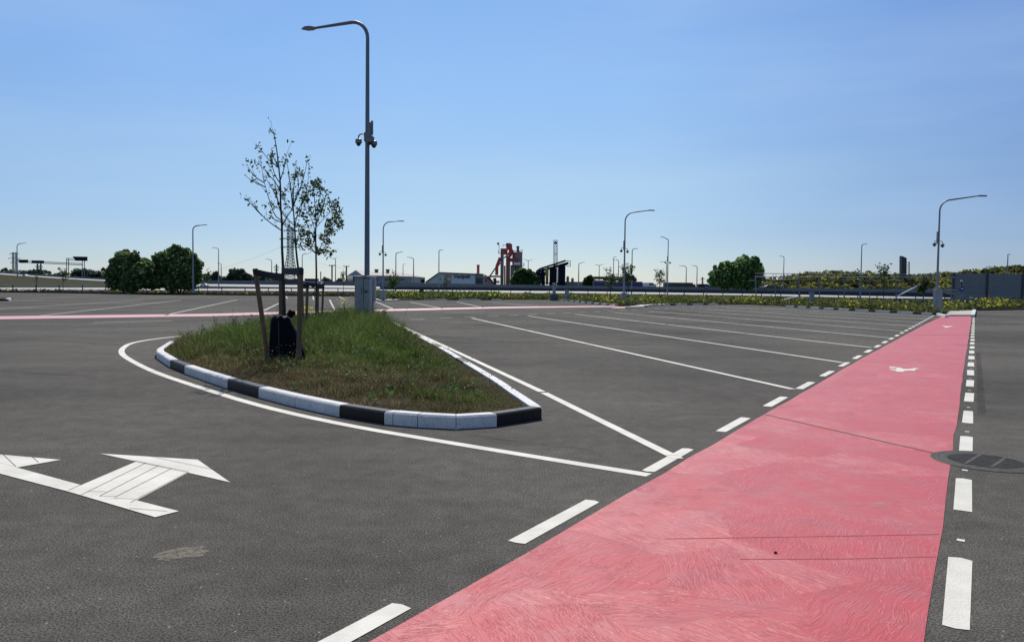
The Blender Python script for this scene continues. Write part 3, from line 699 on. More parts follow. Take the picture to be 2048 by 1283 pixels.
def strap(a, b, label, h=0.125):
    a = Vector(a); b = Vector(b); d = (b - a); n = d.cross(Vector((0, 0, 1))).normalized() * 0.012
    mb = MB(); sag = 0.015; k = 6; rows = []
    for i in range(k + 1):
        p = a.lerp(b, i / k) - Vector((0, 0, sag * 4 * (i / k) * (1 - i / k)))
        rows.append([p - n - Vector((0, 0, h / 2)), p + n - Vector((0, 0, h / 2)), p + n + Vector((0, 0, h / 2)), p - n + Vector((0, 0, h / 2))])
    for r in rows: mb.v += [tuple(v) for v in r]
    for i in range(k):
        for j in range(4): q_ = (j + 1) % 4; mb.f.append((4 * i + j, 4 * i + q_, 4 * i + 4 + q_, 4 * i + 4 + j)); mb.m.append(0)
    mb.f += [(0, 1, 2, 3), (4 * k, 4 * k + 1, 4 * k + 2, 4 * k + 3)]; mb.m += [0, 0]
    return tag(mb.build('tie_band', BAND), label, 'tie band', 'black tie bands between stakes and trunks')
strap(at(514, 545, 14.5), at(566, 553, 15.3), 'black tie band from the leaning left stake to the middle post')
strap(at(564, 541, 14.9), at(603, 541, 13.85), 'black tie band from the trunk to the upright right stake')
strap(at(563, 562, 20.0), at(598, 561, 21.8), 'lower black tie band behind the bagged tree')
strap(at(596, 570, 21.8), at(617, 571, 21.7), 'short dark tie band at the second young tree', 0.12)
strap(at(612, 567, 28.4), at(636, 570, 28.6), 'black tie band running to the rearmost young tree', 0.12)
strap(at(633, 572, 28.6), at(648, 572, 29.2), 'black tie band between the two rear stakes', 0.18)
# watering bag
bagb = at(568, 717, 14.75); bagb.z = 0.24
mb = MB(); prof = [(0.0, .325, .30, .02), (0.10, .33, .31, .02), (.35, .315, .28, .0), (.60, .275, .235, -.02), (.80, .235, .20, -.05), (.92, .20, .17, -.06), (.98, .12, .12, -.06)]
seg = 28
for z_, rx, ry, off in prof:
    for j in range(seg):
        a = 2 * math.pi * j / seg; w_ = 1 + 0.035 * math.sin(5 * a + z_ * 4) + 0.02 * math.sin(9 * a - 3 * z_)
        mb.v.append((bagb.x + off + rx * .86 * math.cos(a) * w_ + .12 * (max(0, math.cos(a)) ** 3) * (1 - z_) * .8, bagb.y + ry * math.sin(a) * w_, bagb.z - .06 + z_ * .86 + .012 * math.sin(4 * a)))
for k in range(len(prof) - 1):
    for j in range(seg): q_ = (j + 1) % seg; mb.f.append((k * seg + j, k * seg + q_, (k + 1) * seg + q_, (k + 1) * seg + j)); mb.m.append(0)
mb.f.append(tuple((len(prof) - 1) * seg + j for j in range(seg))); mb.m.append(0)
bag = thing('watering_bag', 'black plastic watering bag wrapped round the front young tree', 'watering bag', bagb)
mb.build('sack', BAGM, bag, smooth=True)
mb = MB(); tp = bagb + Vector((0.10, -0.02, 0.78)); mb.tube([tp, tp + Vector((.05, 0, .07)), tp + Vector((.11, 0, .04))], [.07, .08, .05], 8); mb.build('knot', BAGM, bag, smooth=True)
mb = MB(); mb.tube([bagb + Vector((.0, -.30, .02)), bagb + Vector((-.01, -.29, .4)), bagb + Vector((-.04, -.205, .70))], .008, 5); mb.build('zip_seam', mat('seam_grey', (0.03, 0.03, 0.045), .5), bag)

def branch(mb, pts, r0, r1, seg=6):
    n = len(pts); mb.tube(pts, [r0 + (r1 - r0) * (i / (n - 1)) for i in range(n)], seg, cap=False)
def smooth_path(p, it=1):
    for _ in range(it):
        o = [p[0]]
        for a, b in zip(p[:-1], p[1:]): o += [a.lerp(b, .25), a.lerp(b, .75)]
        o.append(p[-1]); p = o
    return p
def young_tree(label, Yd, trunk_px, branch_px, r0, nleaf, leafsize, group, twigs=3, scale=(1, 0, 0), depth=0.75, tips=0.6, lc=None):
    base = at(*trunk_px[0], Yd); root = thing('young_tree', label, 'young tree', base, group)
    tr = [at(p[0], p[1], Yd) for p in trunk_px]; tr[0].z = min(tr[0].z, 0.2)
    mb = MB(); branch(mb, smooth_path(tr, 1), r0, r0 * 0.22, 8); mb.build('trunk', BARK, root, smooth=True)
    mb = MB(); lp = []; H = tr[-1].z - tr[0].z
    allb = [(tr[len(tr) // 2:], .5)]
    for b in branch_px:
        off = random.uniform(-depth, depth); n = len(b); P = []
        for i, p in enumerate(b): P.append(at(p[0], p[1], Yd + off * (i / (n - 1)) ** 1.0 * 1.3))
        branch(mb, smooth_path(P, 1), r0 * 0.36, r0 * 0.10, 5); allb.append((P, 1.0))
    for P, wgt in allb:
        L = sum((a - b).length for a, b in zip(P[:-1], P[1:]))
        for _ in range(int(twigs * L / (H * .12)) + 1):
            k = random.randrange(len(P) - 1); p = P[k].lerp(P[k + 1], random.random()); dr_ = (P[k + 1] - P[k]).normalized()
            d_ = (dr_ + Vector((random.uniform(-1, 1), random.uniform(-1, 1), random.uniform(-.2, .9))) * .75).normalized(); ln = H * random.uniform(.02, .075)
            m_ = p + d_ * ln * .5 + Vector((0, 0, ln * .05)); e = p + d_ * ln + Vector((0, 0, ln * .2))
            branch(mb, [p, m_, e], r0 * .11, r0 * .05, 4); lp.append((m_, e))
        lp.append((P[-2], P[-1])); lp.append((P[-1], P[-1] + (P[-1] - P[-2]) * .15))
    mb.build('branches', BARK, root)
    cs = []
    for _ in range(nleaf):
        a, b = random.choice(lp); t_ = random.random() ** .6; p = a.lerp(b, t_)
        g_ = leafsize * 1.0
        cs.append((p.x + random.gauss(0, g_), p.y + random.gauss(0, g_), p.z + random.gauss(0, g_)))
    cs = np.array(cs); r_ = RNG.uniform(0, 1, (len(cs), 1)); c0 = np.array([0.05, 0.075, 0.03]) if lc is None else np.array(lc); col_ = c0 * (0.5 + 1.3 * r_)
    fast_mesh('foliage', leaf_faces(cs, leafsize, 1.9), 4, col_, LEAF, root)
    return root
def cz(l): return [(440 + a / 5.578, 250 + b / 5.578) for a, b in l]
GT = 'young trees tied to stakes on the planted island'
young_tree('front young tree with sparse leaves rising from the black watering bag', 14.9,
  [(571, 706), (568, 640), (567, 560), (566, 530), (564, 497), (564, 460), (563.5, 440), (561, 411), (561, 366), (557, 331), (553, 295), (546.7, 263)],
  [cz(b) for b in ([(700, 1185), (560, 1090), (460, 1000), (380, 900), (310, 810)], [(470, 1010), (400, 940), (340, 870), (265, 805)], [(680, 1060), (610, 1010), (560, 870), (520, 740), (490, 620), (450, 390)],
   [(500, 690), (420, 650), (350, 620), (290, 570)], [(490, 640), (420, 600), (360, 540), (300, 450)], [(668, 730), (620, 640), (540, 550), (430, 430)], [(665, 640), (610, 560), (585, 460), (555, 370)],
   [(650, 470), (600, 430), (545, 390), (490, 320), (440, 250)], [(650, 460), (610, 390), (585, 330), (570, 255)], [(670, 620), (700, 530), (725, 450), (740, 330)], [(698, 1120), (745, 1025), (810, 930), (870, 770), (920, 640), (950, 520), (975, 385)],
   [(810, 930), (795, 760), (780, 640), (762, 500), (740, 380)], [(675, 900), (640, 830), (600, 740), (540, 640), (500, 570)], [(700, 1090), (600, 1050), (540, 1000)], [(670, 800), (720, 740), (790, 660)], [(690, 970), (740, 1040), (780, 1100)],
   [(690, 1000), (650, 880), (630, 780), (610, 620), (550, 440)], [(870, 770), (900, 700), (930, 700), (980, 690)])], 0.034, 330, 0.038, GT, twigs=1.1, depth=0.45)
young_tree('middle young tree on the island, its slim crown behind the bagged tree', 22.0,
  [(596, 660), (597, 600), (597, 542), (593, 510), (590, 470), (589, 447), (586, 411), (587, 380), (590, 350)],
  [cz(b) for b in ([(835, 1190), (920, 1160), (1000, 1130), (1080, 1080)], [(840, 990), (900, 900), (950, 830), (1000, 740)], [(828, 960), (760, 900), (690, 810), (600, 700)], [(815, 900), (860, 760), (885, 640), (840, 480)],
   [(835, 1130), (760, 1050), (700, 950), (570, 880)], [(840, 1100), (870, 960), (960, 760), (985, 600), (990, 490)], [(815, 900), (800, 780), (830, 660), (835, 560)], [(835, 1050), (900, 980), (930, 800), (920, 540)], [(835, 1190), (780, 1130), (720, 1100)])],
  0.040, 360, 0.044, GT, twigs=1.2, depth=0.8)
young_tree('rear young tree on the island with the leafiest crown', 28.8,
  [(632, 645), (633, 560), (632, 506), (631, 469), (632, 452), (632, 429), (629, 399), (626, 366)],
  [[(632, 507), (618, 490), (607, 470), (598, 455)], [(632, 507), (617, 496), (603, 491), (592, 486)], [(632, 507), (642, 492), (652, 475), (664, 455), (668, 440)], [(633, 508), (648, 500), (655, 480), (658, 455)],
   [(633, 506), (642, 506), (650, 505), (660, 507)], [(631, 478), (620, 462), (612, 445), (604, 425)], [(631, 470), (625, 440), (612, 420), (606, 398)], [(632, 455), (645, 440), (660, 425), (672, 408)], [(632, 450), (640, 430), (648, 410), (652, 390)],
   [(632, 440), (620, 420), (612, 395)], [(630, 420), (640, 400), (642, 378), (634, 370)], [(664, 455), (672, 448), (680, 450)], [(658, 460), (668, 440), (672, 428)], [(640, 480), (655, 470), (668, 462)], [(631, 492), (622, 478), (612, 468), (600, 470)]],
  0.042, 1150, 0.078, GT, twigs=3.0, depth=1.0)

# taller single weeds in the island
def weed(label, px, py, Y, h, col_, n, sz, flower=None, group='tall weeds in the island grass'):
    b = at(px, py, Y); b.z = 0.2; root = thing('weed_plant', label, 'weed', b, group)
    mb = MB(); cs = []
    for _ in range(4):
        e = b + Vector((random.uniform(-.12, .12), random.uniform(-.1, .1), h * random.uniform(.7, 1.0))); m_ = b.lerp(e, .5) + Vector((random.uniform(-.03, .03), 0, 0))
        mb.tube([b, m_, e], [.008, .006, .004], 4, cap=False)
        for _ in range(n // 4): p = b.lerp(e, random.uniform(.15, 1)); cs.append((p.x + random.gauss(0, .04), p.y + random.gauss(0, .04), p.z))
    mb.build('stem', mat('weed_stem', (0.06, 0.08, 0.03), .7), root)
    cs = np.array(cs); fast_mesh('foliage', leaf_faces(cs, sz, 2.2), 4, np.array(col_) * RNG.uniform(.6, 1.3, (len(cs), 1)), LEAF, root)
    if flower:
        cs = np.stack([RNG.normal(b.x, .13, 90), RNG.normal(b.y, .1, 90), RNG.uniform(b.z + h * .65, b.z + h * 1.08, 90)], 1)
        fast_mesh('blossom', leaf_faces(cs, .05, 1.1), 4, np.tile(np.array(flower), (90, 1)), LEAF, root)
# broad-leaved weeds between the grass
wx, wy = island_points(1500); wd_ = edge_dist(wx, wy, OUT); k = (wd_ > .35) & (fbm(wx, wy, 2.2, 77) > .05); wx, wy = wx[k], wy[k]
wc = np.stack([np.repeat(wx, 9), np.repeat(wy, 9), np.repeat(soil_z(wx, wy), 9)], 1); wc += np.stack([RNG.normal(0, .05, len(wc)), RNG.normal(0, .05, len(wc)), RNG.uniform(.06, .30, len(wc)) * np.clip((wc[:, 1] - 11) / 6, .45, 1.2)], 1)
tag(fast_mesh('island_weeds', leaf_faces(wc, .045, 1.9, up=.6), 4, np.where(RNG.uniform(0, 1, (len(wc), 1)) < .3, np.array([.16, .12, .06]), np.array([.08, .15, .04])) * RNG.uniform(.6, 1.5, (len(wc), 1)), BLADE), 'broad-leaved weeds scattered through the island grass', 'weeds', kind='stuff')
weed('pale yellow flowering weed just left of the grey cabinet', 690, 640, 29, 0.9, (.10, .14, .04), 90, .03, (.62, .60, .28))
weed('dark upright weed at the far tip of the island right of the lamp post', 767, 652, 29, .6, (.05, .08, .03), 170, .035)
weed('yellow blossoming weed between the middle stakes', 609, 655, 24, .7, (.08, .11, .03), 50, .03, (.70, .62, .08))
weed('dark weed on the left part of the island', 468, 668, 23, .5, (.045, .065, .03), 130, .03)
weed('dark weed just left of the leaning stake', 535, 668, 22, .55, (.045, .06, .03), 110, .03)
weed('thin grass stem on the left rim of the island', 432, 668, 25, .5, (.10, .12, .05), 30, .02)

# ------------------------------------------------------------------ street lamps
GL = 'street lamps round the lot and along the highway'
def lamp(label, px, base_py, top_py, head, Y=None, r=0.085, detail=0, cams=None, two=None, cabinet=None, bend=0.10, name='street_lamp', mtl=None, headY=None):
    b = G(px, base_py) if Y is None else at(px, base_py, Y)
    mtl = mtl or GALV
    b = Vector(b); Yb = b.y; root = thing(name, label, 'street lamp', b, GL)
    H = zat(b.x, b.y, top_py); Hh = H - b.z
    heads = [head] + ([two] if two else [])
    mb = MB(); first = True
    for hd in heads:
        e = at(hd[0], hd[1], headY or Yb); L = (e - Vector((b.x, b.y, e.z))).length; br = min(L * .45, Hh * bend)
        dirn = Vector((e.x - b.x, e.y - b.y, 0)).normalized()
        arc = []
        endz = e.z
        slope = (endz - H) / max(L - br, .01)
        for k in range(7):
            a = k / 6 * (math.pi / 2); arc.append(Vector((b.x, b.y, 0)) + dirn * (br * (1 - math.cos(a))) + Vector((0, 0, H - br + br * math.sin(a))))
        path = arc + [Vector((e.x, e.y, endz))]
        if first: path = [b, b + Vector((0, 0, Hh * .4))] + path
        rr = ([r, r * .85] if first else []) + [r * .62] * 7 + [r * .42]
        mb.tube(path, rr, 10 if detail else 6); first = False
        he = Vector((e.x, e.y, endz)); hm = MB(); ln = max(.55, L * .24) if detail else max(.7, L * .25); wd = .16 if detail else .2
        if detail:
            u = dirn; v_ = Vector((-u.y, u.x, 0)); up = Vector((0, 0, 1)); o = he + up * .0
            out = [(-.04, .03), (.03, .10), (.20, .155), (.42, .15), (.56, .07), (.62, .02)]
            top = [o + u * a * 1.05 + v_ * w_ + up * (.05 if .05 < a < .5 else .02) for a, w_ in out] + [o + u * a * 1.05 - v_ * w_ + up * (.05 if .05 < a < .5 else .02) for a, w_ in reversed(out)]
            bot = [p - up * (.09 if .05 < (p - o).dot(u) < .5 else .035) for p in top]
            n_ = len(top); i_ = 0; hm.v = [tuple(p) for p in top + bot]; hm.f = [tuple(range(n_)), tuple(reversed(range(n_, 2 * n_)))] + [(k, k + n_, (k + 1) % n_ + n_, (k + 1) % n_) for k in range(n_)]; hm.m = [0] * len(hm.f)
        else: hm.box((he.x + dirn.x * ln * .3, he.y + dirn.y * ln * .3, he.z), (ln, wd, .10), math.atan2(dirn.y, dirn.x), taper=.8)
        hm.build('luminaire', CASE, root)
    mb.build('pole', mtl, root, smooth=True)
    if cams:
        cy_ = zat(b.x, b.y, cams); s_ = 1.0
        def dome(dx, dy, dz, R=.13, armed=True):
            c = Vector((b.x + dx, b.y + dy, cy_ + dz)); d_ = MB()
            d_.lathe(c, [(R, -.0), (R * 1.03, .03), (R, .15), (R * .4, .19)], 14); cm = d_.build('dome_camera', CASE, root, smooth=False)
            l_ = MB(); l_.lathe(c, [(.02, -.115), (R * .5, -.09), (R * .72, -.03), (R * .74, .0)], 12); l_.build('lens_dome', DARK, cm, smooth=True)
            if armed:
                a_ = MB(); t_ = c + Vector((0, 0, .18)); s = 1 if dx > 0 else -1
                a_.tube([t_, t_ + Vector((0, 0, .10)), t_ + Vector((-s * .06, 0, .17)), t_ + Vector((-s * .14, -dy * .3, .19)), Vector((b.x + s * .05, b.y + dy * .3, t_.z + .19))], .028, 6); a_.build('bracket_arm', CASE, root, smooth=True)
        k_ = max(1, Yb / 75) if not detail else 1.0
        dome(-.34 * k_ ** .5, -.05, -.12, .13 * k_ ** .6); dome(.27 * k_ ** .5, -.05, -.19, .13 * k_ ** .6)
        if detail:
            dome(.13, -.25, -.11, .12, False)
            MB().box((b.x + .02, b.y - .05, cy_ + .12), (.26, .24, .36)).build('mounting_bracket', CASE, root, bevel=.02)
            MB().box((b.x + .09, b.y - .12, cy_ + .47), (.13, .09, .46)).build('antenna_panel', CASE, root, bevel=.015)
            MB().box((b.x + .19, b.y - .02, cy_ + .50), (.085, .09, .56)).build('antenna_panel', CASE, root, bevel=.015)
            MB().box((b.x + .16, b.y - .14, cy_ + .02), (.26, .2, .20)).build('junction_box', CASE, root, bevel=.02)
        else:
            MB().box((b.x - .06, b.y, cy_ + .45 * k_ ** .5), (.16, .16, .9)).build('antenna_panel', CASE, root)
    if cabinet:
        w_, zt = cabinet; zt = zat(b.x, b.y, zt)
        MB().box((b.x - .02, b.y - .16, (zt + b.z) / 2), (w_ * .82, .40, zt - b.z)).build('base_cabinet', GALV, root, bevel=.02)
        MB().box((b.x - .02, b.y - .16, b.z + .09), (w_ * 1.05, .6, .2)).build('footing', mat('footing', (.04, .045, .05), .8), root)
    return root

mp_ = at(734, 0, 31.0)
lamp('tall grey lamp post in the planted island carrying three dome cameras', 733.8, 652, 42, (632, 56), Y=31.0, r=.115, detail=1, cams=281, bend=.055, headY=31.6, mtl=mat('near_pole_steel', (0.14, 0.165, 0.20), 0.5, 0.1, noise=0.1))
lamp('lamp post beside the right-hand large bush at left', 386.5, 586, 451, (407, 449.5), r=.14, Y=118)
lamp('lamp post with paired cameras just right of the grey cabinet', 766, 601, 443, (799, 442), r=.10, cams=507, cabinet=(.75, 580))
lamp('lamp post with paired cameras at the corner of the middle verge', 1247.5, 611, 424, (1298, 420.5), r=.10, cams=500, cabinet=(.62, 585))
lamp('lamp post with paired cameras and left-pointing arm behind the slim tree', 1334.5, 592, 477, (1327, 474), r=.11, Y=135, cams=524)
lamp('lamp post with cameras and footing box at the far end of the red walkway', 1872.5, 627, 399, (1958, 391.5), r=.105, cams=487, cabinet=(.62, 578))
lamp('short lamp post right of the two bushes, arm pointing left', 437.5, 578, 496, (429, 495), r=.13, Y=170)
lamp('lamp post standing against the yellow flowering bank', 1720.5, 600, 489, (1728, 488), r=.13, Y=140)
lamp('thin lamp post left of the flowering bank behind the walkway frame', 1566.5, 578, 513, (1563, 512), r=.13, Y=190)
lamp('lamp post beside the lattice pylons at the far left', 35, 556, 487, (48, 486), r=.16, Y=190)
lamp('lamp post in front of the left end of the gabled warehouse', 791.5, 583, 505, (801, 504), r=.14, Y=160)
lamp('lamp post between the two warehouses, arm pointing left', 827, 570, 515.5, (818, 514), r=.16, Y=200)
lamp('lamp post at the peak of the white lettered warehouse', 877.5, 583, 500.5, (881, 500), r=.13, Y=160)
lamp('lamp post rising behind the upright front stake', 604.5, 566, 507.5, (615, 506.5), r=.14, Y=200)
lamp('lamp post between the two wooden utility poles', 671, 566, 517, (663.5, 516), r=.14, Y=200)
lamp('faint lamp post left of the big pylon, arm pointing left', 543.5, 562, 519, (535, 518), r=.16, Y=230)
lamp('faint lamp post among the low trees right of the bushes', 442.5, 560, 527, (437.5, 526), r=.16, Y=240)
lamp('lamp post right of the dark conveyor silos', 1157, 573, 526, (1165, 524.5), r=.15, Y=200)
lamp('small twin-armed lamp post above the canopy of the filling station', 1198, 570, 530, (1193.5, 529), r=.14, Y=230, two=(1204, 528.5))
lamp('small twin-armed lamp post behind the tree beside the red plant', 1056, 570, 520.5, (1051, 518.5), r=.14, Y=230, two=(1061, 519.5))
lamp('lamp post left of its close neighbour behind the navy trailer', 1226.5, 570, 514.5, (1229.5, 513), r=.13, Y=210)
lamp('lamp post with left arm behind the navy trailer', 1236.5, 572, 519.5, (1229, 519), r=.14, Y=205)
lamp('lamp post just right of the middle verge lamp', 1263, 588, 498, (1270, 497), r=.13, Y=150)
lamp('thin lamp post with left arm close to the left-armed camera post', 1332, 575, 523.5, (1324, 523.5), r=.13, Y=200)
lamp('lamp post above the grey trailer, arm pointing left', 1372, 575, 532, (1362, 531), r=.14, Y=200)
lamp('lamp post in the gap between the two dark trailers', 1393.5, 576, 532, (1388, 531), r=.14, Y=200)
lamp('short lamp post rising above the hedge behind the noise wall', 2014, 560, 508.5, (2016, 508.5), r=.14, Y=150)
lamp('tiny lamp post over the roof end of the gabled warehouse', 806, 560, 528.5, (807.5, 528), r=.13, Y=240)
# near cabinet at the lamp foot
cb = at(722, 652, 30.2); cb.z = 0.15
cab = thing('electric_cabinet', 'tall pale grey electrical cabinet in front of the big lamp post', 'cabinet', cb)
def pbox(x0, x1, y0, y1, Y, dep, name, m, par, bev=.01, base=None):
    a = at(x0, y1, Y); b_ = at(x1, y0, Y)
    z0 = a.z if base is None else base
    return MB().box(((a.x + b_.x) / 2, Y + dep / 2, (z0 + b_.z) / 2), (b_.x - a.x, dep, b_.z - z0)).build(name, m, par, bevel=bev)
pbox(709, 727, 555, 650, 30.0, .5, 'cabinet_body', CABM, cab, .02, .1)
pbox(727.6, 739.5, 557, 650, 30.0, .5, 'cabinet_door', CABM, cab, .015, .1)
pbox(707, 740.5, 551.5, 555, 29.94, .62, 'cabinet_roof', CABM, cab, .02)
pbox(738, 749.5, 552.5, 603, 30.9, .35, 'side_box', mat('side_box_grey', (.26, .29, .32), .5), cab, .02)
pbox(738, 746, 603, 650, 30.95, .3, 'side_column', CABM, cab, .01, .1)
pbox(729, 734, 580.5, 584.5, 29.95, .05, 'lock', DARK, cab, .005)
pbox(723, 724, 575, 588, 29.97, .03, 'hinge', GALVD, cab, .003)

# ------------------------------------------------------------------ far kerbs and pads
def kerb_run(name, pts, w=.16, h=.13, seg=1.0, start=0, mix=(1, 1), gz=0.0):
    mb = MB(); k = start
    for a, b in zip(pts[:-1], pts[1:]):
        a = Vector((a[0], a[1])); b = Vector((b[0], b[1])); L = (b - a).length; n = max(1, round(L / seg))
        for i in range(n):
            p = a.lerp(b, i / n); q_ = a.lerp(b, (i + 1) / n); c = (p + q_) / 2; mb.box((c.x, c.y, h / 2 - .02), ((q_ - p).length - .01, w, h + .04), math.atan2((b - a).y, (b - a).x), mi=1 if k % (mix[0] + mix[1]) >= mix[0] else 0); k += 1
    return structure(name, mb, [KWHITE, KBLACK])
def gl(l): return [G(*p) for p in l]
kerb_run('verge_kerb', gl([(1113, 600.2), (1180, 607), (1238, 612.5)]), mix=(2, 1), seg=1.15, w=.25, h=.16)
kerb_run('verge_kerb', gl([(1290, 614.2), (1302, 611.4), (1435, 609.3)]), mix=(2, 1), seg=1.1, w=.25, h=.15, start=2)
kerb_run('verge_kerb', gl([(788, 601.5), (800, 599.8), (1003, 600.2)]), mix=(2, 1), seg=1.5, w=.3, h=.16)
kerb_run('verge_kerb', gl([(1574, 613.4), (1700, 621), (1862, 629.5)]), mix=(2, 1), seg=.95, w=.22, h=.15)
kerb_run('verge_kerb', gl([(1876, 630), (1893, 635)]), mix=(9, 0), w=.2, h=.15)
kerb_run('verge_kerb', gl([(1945, 634), (1948.5, 622.5)]), mix=(9, 0), w=.25, h=.17)
kerb_run('verge_kerb', gl([(1950, 621), (2048, 619.5), (2400, 619.5)]), mix=(0, 9), w=.2, h=.15)
kerb_run('verge_kerb', gl([(-400, 580.5), (0, 584.5), (200, 587), (420, 590), (700, 592.5)]), mix=(0, 9), seg=4, w=.3, h=.25)
kerb_run('verge_kerb', gl([(743, 597), (762, 603)]), mix=(2, 1), seg=1.5, w=.3, h=.16)
kerb_run('far_island_kerb', gl([(-200, 603), (14, 601.5), (22, 598.5)]), mix=(4, 2), seg=1.2, w=.3, h=.18)
mb = MB(); 
for poly in ([(1893, 632), (1943, 632), (1948, 622.5), (1898, 623.5)], [(1250, 616), (1288, 615), (1300, 612), (1345, 610.5), (1330, 608.5), (1290, 609.5)], [(767, 602), (790, 601), (800, 599.5), (920, 599.3), (860, 596), (780, 598)]):
    mb.prism([G(*p) for p in poly], -.1, .10)
structure('pavement_pad', mb, CONC)
mb = MB(); mb.prism([G(*p) for p in [(-260, 602), (12, 600.5), (19, 598), (-200, 596)]], 0, .14); structure('far_island_soil_ground', mb, DRY)

# ------------------------------------------------------------------ verge vegetation (stuff)
def scatter_verge(n, pxr, ur, hfun, colfun, name, label, size, yel=0.0, ycol=(0.50, 0.46, 0.05)):
    P = []; 
    for _ in range(n):
        px = random.uniform(*pxr); u = random.uniform(*ur); P.append((*verge(px, u), px, u))
    P = np.array(P); cl = 9; cen_ = np.repeat(P, cl, axis=0); hh = hfun(cen_[:, 3], cen_[:, 4]) * np.clip(1.3 - cen_[:, 4], .35, 1)
    t = RNG.uniform(0, 1, len(cen_)); c = cen_[:, :3] + np.stack([RNG.normal(0, .22, len(t)), RNG.normal(0, .22, len(t)), t * hh], 1)
    col_ = colfun(cen_[:, 3], len(c)) * RNG.uniform(.55, 1.4, (len(c), 1))
    isY = (RNG.uniform(0, 1, len(c)) < yel * np.clip((t - .35) * 2.2, 0, 1) * np.clip(.5 + 1.2 * np.sin(cen_[:, 3] * .045) * np.sin(cen_[:, 3] * .019 + 1), 0.05, 1.3))[:, None]
    col_ = np.where(isY, np.array(ycol) * RNG.uniform(.7, 1.2, (len(c), 1)), col_)
    tag(fast_mesh(name, leaf_faces(c, size, 1.8, up=.8), 4, col_, LEAF), label, 'undergrowth', kind='stuff')
gmix = lambda a: (lambda px, n: np.tile(np.array(a), (n, 1)))
scatter_verge(8500, (1000, 1950), (0.0, .85), lambda px, u: .35 + .55 * RNG.uniform(0, 1, len(px)) * (.4 + .6 * np.sin(px * .07) ** 2), gmix((.095, .115, .032)), 'verge_weeds', 'weedy verge with yellow blossom between lot and highway', .17, .20)
scatter_verge(2600, (750, 1000), (0.0, .8), lambda px, u: .4 + .6 * RNG.uniform(0, 1, len(px)), gmix((.09, .12, .03)), 'verge_weeds', 'green and yellow weeds right of the grey cabinet', .2, .28)
scatter_verge(2600, (1945, 2150), (0.02, .45), lambda px, u: .3 + .8 * RNG.uniform(0, 1, len(px)) * np.clip(u * 4, 0.2, 1), gmix((.07, .09, .03)), 'verge_weeds', 'flowering weeds at the foot of the noise wall', .16, .35)
scatter_verge(1500, (-100, 745), (0.0, .95), lambda px, u: .15 + .35 * RNG.uniform(0, 1, len(px)), gmix((.09, .085, .045)), 'verge_weeds', 'low dry weeds on the verge at left', .28, .12)

# ------------------------------------------------------------------ bushes, trees, banks
def crown(root, blobs, n, size, base=(.045, .075, .022), name='crown', shell=.55, m=None):
    w_ = np.array([b[3] ** 2 for b in blobs]); pick = RNG.choice(len(blobs), n, p=w_ / w_.sum()); B = np.array(blobs)[pick]
    d = RNG.normal(size=(n, 3)); d /= np.linalg.norm(d, axis=1)[:, None]; rad = (shell + (1 - shell) * RNG.uniform(0, 1, n) ** .5)
    lump = 1 + .10 * np.sin(d[:, 0] * 7 + pick) * np.sin(d[:, 2] * 6 + pick * 2)
    lump = lump * (1 + .13 * np.sin(d[:, 0] * 13 + pick * 3) * np.sin(d[:, 1] * 11 + pick) * np.sin(d[:, 2] * 14 + pick * 5)); c = B[:, :3] + d * (B[:, 3] * rad * lump)[:, None] * np.array([1, 1, .92]); c[:, 2] = np.maximum(c[:, 2], .1)
    tint = .5 + .7 * RNG.uniform(0, 1, (n, 1)) + 1.6 * (RNG.uniform(0, 1, (n, 1)) > .86); tw = (.85 + .3 * RNG.uniform(0, 1, len(blobs)))[pick][:, None]  # the few much brighter leaves paint glossy highlights into the leaf colour
    col_ = np.array(base) * tint * tw
    return fast_mesh(name, leaf_faces(c, size, 1.3), 4, col_, m or LEAF, root)
def bush_tree(name, label, cat, Y, blobs_px, n, size, group=None, base=(.045, .075, .022), trunk=True, zbase=None, shell=.55):
    S = Y / FPX; bl = []
    for px, py, rpx in blobs_px:
        c = at(px, py, Y + random.uniform(-.3, .3) * rpx * S); bl.append((c.x, c.y, c.z, rpx * S))
    core = list(bl)
    for b in core:
        for _ in range(7):
            a_ = random.uniform(-.5, math.pi + .5); q = random.uniform(.72, 1.12); rr = b[3] * random.uniform(.14, .34)
            bl.append((b[0] + b[3] * q * math.cos(a_), b[1] + random.uniform(-.6, .6) * b[3], b[2] + b[3] * q * math.sin(a_), rr))
    cx_ = sum(b[0] for b in core) / len(core); zb = zbase if zbase is not None else 0.2
    root = thing(name, label, cat, (cx_, Y, zb), group)
    crown(root, bl, n, size, base, shell=shell)
    mb = MB(); top = max(bl, key=lambda b: b[3])
    for k in range(5 if trunk else 3):
        b = bl[k % len(bl)]; s_ = Vector((cx_ + (b[0] - cx_) * .35 + random.uniform(-.3, .3), Y + random.uniform(-.3, .3), zb))
        e = Vector((b[0], b[1], b[2] + b[3] * .3)); m_ = s_.lerp(e, .5) + Vector((random.uniform(-.3, .3), 0, 0))
        r = .02 * (e.z - zb) + .04; mb.tube([s_, m_, e], [r, r * .7, r * .25], 6)
    mb.build('trunk', BARK, root, smooth=True)
    return root
bush_tree('large_bush', 'dense dark round bush at left, its lower half nearly black', 'bush', 122,
  [(255, 540, 34), (228, 548, 18), (250, 522, 20), (275, 552, 30), (232, 562, 20), (292, 545, 22), (262, 565, 22), (240, 512, 9), (268, 512, 10), (300, 562, 18)], 17000, .36, None, (.125, .19, .07), shell=.35)
bush_tree('large_bush', 'taller spreading bush touching the lamp post at left', 'bush', 124,
  [(348, 522, 28), (330, 545, 28), (368, 538, 30), (385, 552, 18), (318, 520, 14), (350, 505, 14), (380, 520, 18), (395, 530, 11), (345, 562, 22), (375, 565, 18), (312, 560, 20), (365, 507, 10)], 17000, .36, None, (.135, .21, .075), shell=.3)
